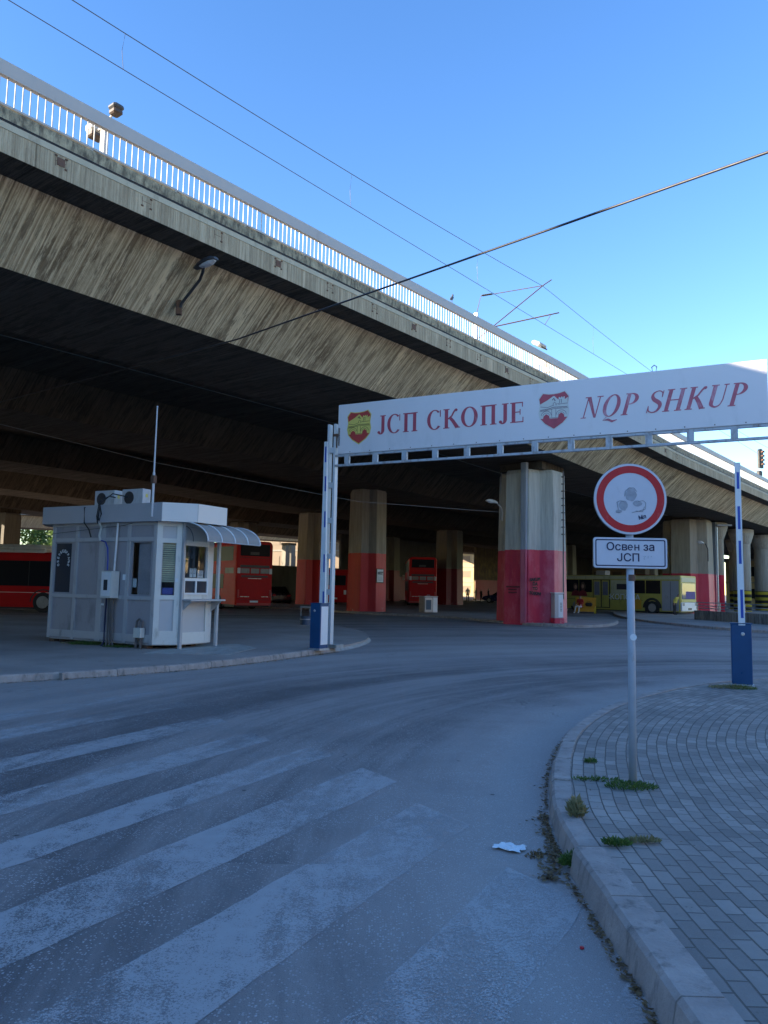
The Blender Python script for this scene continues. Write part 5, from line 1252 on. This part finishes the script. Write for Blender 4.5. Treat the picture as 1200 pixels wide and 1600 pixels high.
# lamps standing on the deck
t = empty('deck_lamp', W(8.9, 15.5, 9.9), BR, 'grey deck lamp post with two opposed heads seen through the white railing', 'lamp post')
b = MB(); b.bb(-.055, .055, -.055, .055, -.45, 2.2); b.build('post', 'alu', t)
b = MB(); b.box((-.30, -.9, 1.98), (.26, .28, .12), bev=.04); b.build('lamp_head', 'mirror_dark', t); b = MB(); b.box((-.30, -.9, 1.87), (.22, .24, .12), bev=.03); b.build('lamp_glass', 'brown', t)
b = MB(); b.box((.22, .8, 2.36), (.40, .34, .22), bev=.05); b.build('lamp_head', 'railw', t); b = MB(); b.box((.22, .8, 2.20), (.34, .28, .12), bev=.03); b.build('lamp_glass', 'brown', t)
b = MB(); b.tube([(-.25, -.8, 2.0), (0, 0, 2.1), (.2, .7, 2.3)], .03, 6); b.build('crossarm', 'alu', t)
t = empty('deck_lamp', W(28.6, 14.8, 9.9), BR, 'tilted white floodlight and box above the railing beside the catenary arm', 'lamp post')
b = MB(); b.bb(-.09, .09, -.09, .09, -.4, 1.75); b.build('post', 'railw', t)
b = MB(); b.box((.0, -.1, 2.0), (.62, .45, .18), rx=R(28), bev=.05); b.build('lamp_head', 'railw', t); b = MB(); b.box((.02, -.16, 1.90), (.54, .38, .05), rx=R(28)); b.build('lamp_glass', 'black', t)
b = MB(); b.bb(.4, .72, -.2, .1, 1.25, 1.7, bev=.03); b.bb(.72, 1.0, -.2, .1, 1.0, 1.3, bev=.02); b.build('control_box', 'box', t)
# pigeon on the handrail
t = empty('pigeon', W(19.9, 13.32, 10.70), BR+R(20), 'dark pigeon perched on the viaduct handrail', 'bird')
b = MB(); b.loft([[(x, r_*math.cos(R(45*k)), z+r_*1.05*math.sin(R(45*k))) for k in range(8)] for x, z, r_ in ((-.22, .06, .012), (-.12, .10, .035), (-.02, .15, .062), (.06, .20, .055), (.10, .26, .03), (.12, .31, .034), (.155, .31, .022), (.19, .30, .004))]); b.build('bird_body', 'pigeon', t, smooth=True)
b = MB(); b.cyl((.01, -.02, .0), (.01, -.02, .11), .006, 5); b.cyl((.01, .025, .0), (.01, .025, .11), .006, 5); b.build('leg', 'rust', t)

# ------------------------------------------------------------------ wires
def wire(pts, r_, name, label, mat='wire', sag=0, n=24):
    P = [Vector(p) for p in pts]; out = []
    for a_, b_ in zip(P, P[1:]):
        for k in range(n): t_ = k/n; q = a_.lerp(b_, t_); q.z -= sag*4*t_*(1-t_); out.append(q)
    out.append(P[-1]); b = MB(); b.tube(out, r_, 6); return tag(b.build(name, mat, smooth=True), label, 'wire')
wire(catmull2 := [(12.5, 2.2, 6.75), (4.39, 8.5, 6.74), (1.03, 13, 7.24), (-3.47, 17.25, 7.21), (-12.8, 25, 7.43), (-20, 31, 7.6)], .017, 'power_cable', 'thick black cable crossing the sky diagonally from the upper right to the viaduct', n=6)
wire([(-17, 24.5, 8.0), (-13.8, 27, 7.1), (-8.94, 30, 6.27), (-1.13, 33.5, 5.30), (5.5, 36.3, 5.25)], .011, 'thin_cable', 'thin pale cable strung under the viaduct to the lamp on the pink pier', 'litwire', n=8)
sup = [-28, 32.6, 93]
def msz(s):
    for a_, b_ in zip(sup, sup[1:]):
        if a_ <= s <= b_: t_ = (s-a_)/(b_-a_); return 16.15-.95*4*t_*(1-t_)
    return 16.1
CW = 14.3
b = MB(); b.tube([W(s, 16.5, msz(s)) for s in srange(-28, 93, 1.5)], .012, 5); tag(b.build('messenger_wire', 'wire', smooth=True), 'upper overhead wire above the railway, sagging between supports', 'wire')
b = MB(); b.tube([W(s, 16.5, CW) for s in srange(-28, 93, 3)], .011, 5); tag(b.build('contact_wire', 'wire', smooth=True), 'lower overhead contact wire parallel to the viaduct railing', 'wire')
for i, (s, lb) in enumerate(((9.85, 'thin dropper nearest the upper left corner between the two overhead wires'), (18.5, 'thin dropper above the middle of the railing between the overhead wires'), (26.6, 'thin dropper crossed by the black cable near the catenary arm'), (38.4, 'thin dropper right of the catenary arm'))):
    b = MB(); b.tube([W(s, 16.5, msz(s)), W(s-.05, 16.52, (msz(s)+CW)/2), W(s, 16.5, CW)], .006, 4); tag(b.build('wire_dropper', 'wire'), lb, 'wire dropper', 'droppers between the overhead wires')
for q, z, lb in ((29, 14.2, 'lowest near one of the faint distant overhead wires by the railway signal'), (29, 15.6, 'upper near one of the faint distant overhead wires by the railway signal'), (41, 14.4, 'lower rear one of the faint distant overhead wires by the signal'), (41, 15.9, 'topmost rear one of the faint distant overhead wires by the signal')):
    b = MB(); b.tube([W(s, q, z) for s in (60, 150)], .02, 4); tag(b.build('far_overhead_wire', 'wire'), lb, 'wire', 'distant overhead wires')
t = empty('catenary_mast', W(31.0, 19.3, 9.5), BR, 'rust edged catenary mast with red brown cantilever arms reaching over the railing', 'catenary mast')
b = MB(); b.bb(-.08, .08, -.08, .08, 0, 5.45); b.build('mast', 'galv', t)
b = MB(); b.tube([(0, 0, 4.1), (1.6, -2.8, 6.75), (1.8, -3.1, 7.0)], .025, 6); b.build('diagonal_strut', simple('catenary_red_tube', (.07, .035, .04), .5), t)
b = MB(); b.tube([(0, 0, 5.4), (.1, -.18, 6.3), (1.6, -2.8, 6.72)], .018, 6); b.build('top_tube', 'rust', t)
b = MB(); b.tube([(.3, -.4, 4.7), (2.6, -3.1, 5.6)], .03, 6); b.tube([(2.3, -2.8, 5.45), (1.7, -2.8, 4.8)], .014, 5); b.build('registration_arm', 'rust', t)
for k in range(5):
    b = MB(); b.lathe((0, 0, 0), [(.03, -.03), (.09, -.02), (.09, .01), (.03, .03)], 12); f_ = .10+k*.028
    b.v = [(vx+1.6*f_, vy-2.8*f_, vz+6.3+.42*f_) for vx, vy, vz in b.v]; b.build('insulator', 'black', t)
# railway signal
t = empty('railway_signal', W(79.8, 17.5, 9.4), BR+R(-20), 'black railway signal head on a red and white pole at the right edge', 'railway signal')
b = MB(); b.cyl((0, 0, 0), (0, 0, 4.2), .07, 10); b.build('pole', 'railw', t)
b = MB(); b.cyl((0, 0, 1.6), (0, 0, 2.2), .078, 10); b.build('red_band', 'busred', t)
P_ = [(-.33, 4.35), (.33, 4.35), (.33, 5.9)]+[(.33*math.cos(R(a_)), 5.9+.33*math.sin(R(a_))) for a_ in range(15, 180, 15)]+[(-.33, 5.9)]
b = MB(); n = len(P_); b.add([(x, y, z) for y in (-.15, .05) for x, z in P_], [tuple(range(n)), tuple(range(2*n-1, n-1, -1))]+[(i, (i+1) % n, n+(i+1) % n, n+i) for i in range(n)]); hd_ = b.build('signal_head', 'black', t)
for z in (4.65, 5.05, 5.45, 5.85):
    b = MB(); b.cyl((0, -.155, z), (0, -.17, z), .13, 16); b.build('lens', 'mirror_dark', hd_)
    b = MB(); b.loft([[(.16*math.cos(R(a_)), y, z+.16*math.sin(R(a_))) for a_ in range(0, 181, 20)]+[(.14*math.cos(R(a_)), y, z+.14*math.sin(R(a_))) for a_ in range(180, -1, -20)] for y in (-.15, -.42)]); b.build('hood', 'rust', hd_)
for x, z in ((-.22, 3.8), (-.10, 3.2)):
    b = MB(); b.box((x, -.05, z), (.5, .35, .5), bev=.05); b.build('side_lamp', 'black', hd_)

# ------------------------------------------------------------------ graffiti on the pier (sprayed text, part of the pier)

for k, (s_, sz) in enumerate((('SAKUPI', .19), ('DA', .22), ('TO', .20), ('TOSON!', .19))):
    text_mesh(s_, sz, 'sprayed_text', 'graffiti', p1, (-1.26-.02*(k % 2), -.86, 2.02-.21*k), rot=(R(90), R((-1)**k*4), R(-24)), bold=.012, ext=.0015, xs=.95)
rr = random.Random(9)
for k in range(3):
    b = MB()
    x = -.34 if k == 0 else -.22
    while x < (.34 if k == 0 else .2):
        b.add([(-1.545, -(x)+.16, 1.76-.13*k), (-1.545, -(x+.045)+.16, 1.77-.13*k), (-1.545, -(x+.05)+.16, 1.70-.13*k+rr.uniform(-.01, .02)), (-1.545, -(x+.01)+.16, 1.69-.13*k)], [(0, 1, 2, 3)]); x += .055
    b.build('sprayed_scribble', 'graffiti', p1)
# ------------------------------------------------------------------ plants and litter
def weed(loc, r_, h, n, mat, label, cat='weed', flatness=.4, seed=0, leaf=.022, sx=1., sy=1.):
    rr = random.Random(seed); b = MB(); n = int(n*2.2)
    for _ in range(n):
        a_ = rr.uniform(0, 6.283); d = r_*math.sqrt(rr.random()); bx, by = d*math.cos(a_)*sx, d*math.sin(a_)*sy; hh = h*rr.uniform(.3, 1)*(1-.6*d/r_)
        out = Vector((math.cos(a_), math.sin(a_), 0)); L_ = leaf*rr.uniform(.6, 1.6); dr = (out*flatness+Vector((rr.uniform(-.5, .5), rr.uniform(-.5, .5), rr.uniform(.2, 1)))).normalized()
        p = Vector((bx, by, hh*rr.random())); sdv = dr.cross(Vector((rr.uniform(-1, 1), rr.uniform(-1, 1), .3))).normalized()*L_*.16
        b.add([p, p+dr*L_*.5+sdv, p+dr*L_, p+dr*L_*.5-sdv], [(0, 1, 2, 3)])
    for _ in range(max(3, n//25)):
        a_ = rr.uniform(0, 6.283); d = r_*rr.random()*.8; q = Vector((d*math.cos(a_)*sx, d*math.sin(a_)*sy, h*.5)); b.tube([(0, 0, 0), q*.6+Vector((0, 0, h*.2)), q], .0022, 4)
    o = b.build(name_ := 'weed', mat, recalc=False); o.location = loc; return tag(o, label, cat, 'weeds in the pavement')
weed((1.93, 6.02, .118), .15, .04, 300, 'weed', 'wide low green weed around the foot of the traffic sign pole', seed=1, sx=1.3, sy=.8, leaf=.024)
weed((1.72, 6.22, .118), .13, .025, 110, 'weed', 'thin creeping green weed left of the sign pole foot', seed=2, sx=1.5, sy=.4)
weed((1.84, 6.85, .118), .05, .04, 90, 'weed', 'tiny green tuft behind the sign pole', seed=3)
weed((1.31, 5.22, .125), .045, .14, 120, 'dryweed', 'pale dry upright grass tuft on the kerb edge', seed=4, flatness=.15, leaf=.05)
weed((1.12, 4.60, .03), .06, .08, 280, 'weed', 'green weed in the gap between the two kerbs', seed=5)
weed((1.40, 4.66, .13), .07, .03, 200, 'weed', 'green weed growing on the pavers beside the kerb gap', seed=6, sx=1.1, sy=.8)
weed((1.58, 4.72, .125), .07, .03, 160, 'dryweed', 'dry yellow weed strands right of the kerb gap', seed=7, sx=1.4, sy=.4)
weed((5.55, 12.35, .118), .30, .08, 500, 'dryweed', 'dry grass patch at the foot of the right barrier', seed=8, sx=1.2, sy=.5)
weed((5.7, 12.30, .118), .22, .09, 260, 'weed', 'green grass mixed in at the left of the right barrier foot', seed=9)
def kloc(x, y, z=.115): v = Matrix.Translation((KX, KY, 0)) @ Matrix.Rotation(R(-28.36), 4, 'Z') @ Vector((x, y, 0)); return (v.x, v.y, z)
weed(kloc(1.55, -.12), .30, .14, 700, 'weed', 'green weed growing under the middle of the kiosk', seed=10, sx=1.5, sy=.6)
weed(kloc(2.6, -.15), .30, .08, 420, 'weed', 'low weed by the kiosk conduits', seed=11, sx=1.3, sy=.5)
weed(kloc(1.1, -.12), .25, .05, 260, 'dryweed', 'dry litter like weed under the left part of the kiosk', seed=12, sx=1.4, sy=.5)
# crumpled white paper and small rubbish
rr = random.Random(11); n = 9
bm = bmesh.new(); VV = [[bm.verts.new(((i/n-.5)*.19+rr.uniform(-.006, .006), (j/n-.5)*.12+rr.uniform(-.006, .006)+.015*math.sin(i*.8), .006+.022*abs(noise.noise((i*.55, j*.6, 2)))+.012*rr.random())) for j in range(n+1)] for i in range(n+1)]
for i in range(n):
    for j in range(n):
        if (i < 2 and j > 5) or (i > 6 and j > 7) or (i > 7 and j < 2): continue
        bm.faces.new((VV[i][j], VV[i+1][j], VV[i+1][j+1], VV[i][j+1]))
me = bpy.data.meshes.new('crumpled_paper'); bm.to_mesh(me); bm.free(); me.materials.append(M['paper']); o = bpy.data.objects.new('crumpled_paper', me); C.objects.link(o); o.location = (.82, 4.93, .0); o.rotation_euler.z = R(-20)
tag(o, 'crumpled white paper lying on the asphalt near the kerb', 'litter')
o = weed((.95, 4.80, .0), .05, .015, 40, 'deadleaf', 'clump of brown dead leaves beside the crumpled paper', 'dead leaves', seed=20)
b = MB(); b.lathe((0, 0, 0), [(.010, 0), (.010, .006), (.007, .008)], 12); o = b.build('bottle_cap', 'signred'); o.location = (.93, 3.62, .004); tag(o, 'small red bottle cap on the pale asphalt near the kerb', 'litter')

# ------------------------------------------------------------------ trees and buildings beyond
def tree(loc, h, cr, n, label, seed, leaf=.35, mat='leaf'):
    rr = random.Random(seed); t = empty('broadleaf_tree', loc, 0, label, 'tree', 'trees around the viaduct')
    b = MB(); b.tube([(0, 0, 0), (.1, .05, h*.3), (0, .1, h*.6)], h*.03, 8, h*.015)
    cl = []
    for k in range(11):
        a_ = rr.uniform(0, 6.283); d = cr*rr.uniform(.15, .75); z = h*rr.uniform(.42, .92); c_ = Vector((d*math.cos(a_), d*math.sin(a_), z)); cl.append((c_, cr*rr.uniform(.28, .5)))
        b.tube([(0, .05, h*.35), tuple(Vector((0, 0, h*.45)).lerp(c_, .5)), tuple(c_)], h*.010, 5, h*.003)
    b.build('trunk', 'bark', t); b = MB()
    for _ in range(n):
        c_, r_ = cl[rr.randrange(len(cl))]; v = Vector((rr.gauss(0, 1), rr.gauss(0, 1), rr.gauss(0, .8))).normalized()*r_*rr.random()**.35
        p = c_+v; s_ = leaf*rr.uniform(.5, 1.2); u_ = Vector((rr.uniform(-1, 1), rr.uniform(-1, 1), rr.uniform(-.6, .6))).normalized()*s_; w_ = u_.cross(Vector((rr.uniform(-1, 1), rr.uniform(-1, 1), rr.uniform(-1, 1)))).normalized()*s_*.5
        b.add([p-u_*.5, p+w_*.5, p+u_*.5, p-w_*.5], [(0, 1, 2, 3)])
    b.build('crown', mat, t, recalc=False); return t
for i, (x, y, h, cr) in enumerate(((-66, 118, 13, 6.5), (-55, 122, 12, 6), (-45, 112, 11, 5.5), (-76, 112, 14, 7), (60, 112, 12, 5.5), (72, 128, 14, 7))):
    tree((x, y, 0), h, cr, 5000, ['sunlit tree above the left red bus, second from the left', 'sunlit tree seen right above the rear of the left red bus', 'sunlit tree behind the left end of the kiosk', 'sunlit tree at the far left edge', 'sunlit tree in the opening at the right edge', 'tall tree behind the rightmost column'][i], i+30, leaf=.6)
for i, (x, y) in enumerate(((24, 23), (31, 31), (27, 38))):
    tree((x, y, 0), 9, 4.2, 2600, ['roadside tree right of the frame near the barrier', 'roadside tree right of the frame beyond the first', 'farthest roadside tree right of the frame'][i], i+60, leaf=.45)
def building(loc, rz, w_, d_, h, label, mat, floors, nb):
    t = empty('building', loc, rz, label, 'building'); b = MB(); b.bb(-w_/2, w_/2, 0, d_, 0, h); b.build('walls', mat, t)
    b = MB(); b.bb(-w_/2-.3, w_/2+.3, -.3, d_+.3, h+.01, h+.35); b.build('roof_edge', 'deckc', t)
    fh = h/floors; bw = w_/nb
    for f_ in range(floors):
        for k in range(nb):
            x = -w_/2+bw*(k+.5); z = fh*(f_+.5); b = MB(); b.bb(x-bw*.28, x+bw*.28, -.05, .05, z-fh*.25, z+fh*.25); fr = b.build('window', mat, t)
            b = MB(); b.bb(x-bw*.25, x+bw*.25, -.065, -.051, z-fh*.22, z+fh*.22); b.build('pane', 'busglass' if h < 9 else 'beige', fr)
        b = MB(); b.bb(-w_/2-.05, w_/2+.05, -.12, -.002, fh*f_-.12 if f_ else .05, fh*f_+.12); b.build('string_course', 'deckc', t)
building((27, 150, 0), R(-30), 60, 10, 15, 'sunlit cream building seen through the narrow gaps beyond the hall', 'cream', 5, 18)
building((-14, 128, 0), R(-22), 24, 8, 11, 'low beige building far behind the angled red bus', 'beige', 3, 8)
building((62, 122, 0), R(-25), 14, 8, 7, 'small pale building in the opening at the right edge', 'cream', 2, 5)

# blocks added out of frame to shade low sky, bounce sun, show in glass
def block(loc, rz, w_, d_, h, label, mat):
    t = empty('building', loc, rz, label, 'building', 'unseen blocks added around the square for the light'); b = MB(); b.bb(-w_/2, w_/2, 0, d_, 0, h); b.build('walls', mat, t)
    for f_ in range(int(h/3)):
        b = MB(); b.bb(-w_/2+1, w_/2-1, -.04, -.01, 1+3*f_, 2.5+3*f_); b.build('window_band', 'glass', t)
    b = MB(); b.bb(-w_/2-.3, w_/2+.3, -.3, d_+.3, h+.01, h+.4); b.build('roof_edge', 'deckc', t)
block((-64, -12, 0), R(84), 70, 10, 11, 'unseen long beige block added on the left to cover the low sky', 'beige')
block((-30, -52, 0), R(150), 60, 10, 11, 'unseen beige block added behind the camera to the left for reflections', 'beige')
block((30, -48, 0), R(195), 60, 10, 14, 'unseen cream block added behind the camera to the right for reflections', 'cream')
block((52, 10, 0), R(270), 70, 10, 13, 'unseen cream block added on the right to bounce warm sunlight', 'cream')
block((-78, 62, 0), R(60), 40, 8, 8, 'unseen beige block added beyond the left end of the hall to darken it', 'beige')
sheet([(13.5, 18), (40, 22), (48, 40), (48, -45), (14, -45), (10.5, -6), (10.5, 6)], .113, 'bounce_plaza', 'bounce_plaza')  # unseen sheet added to bounce warm sunlight onto girder and kiosk
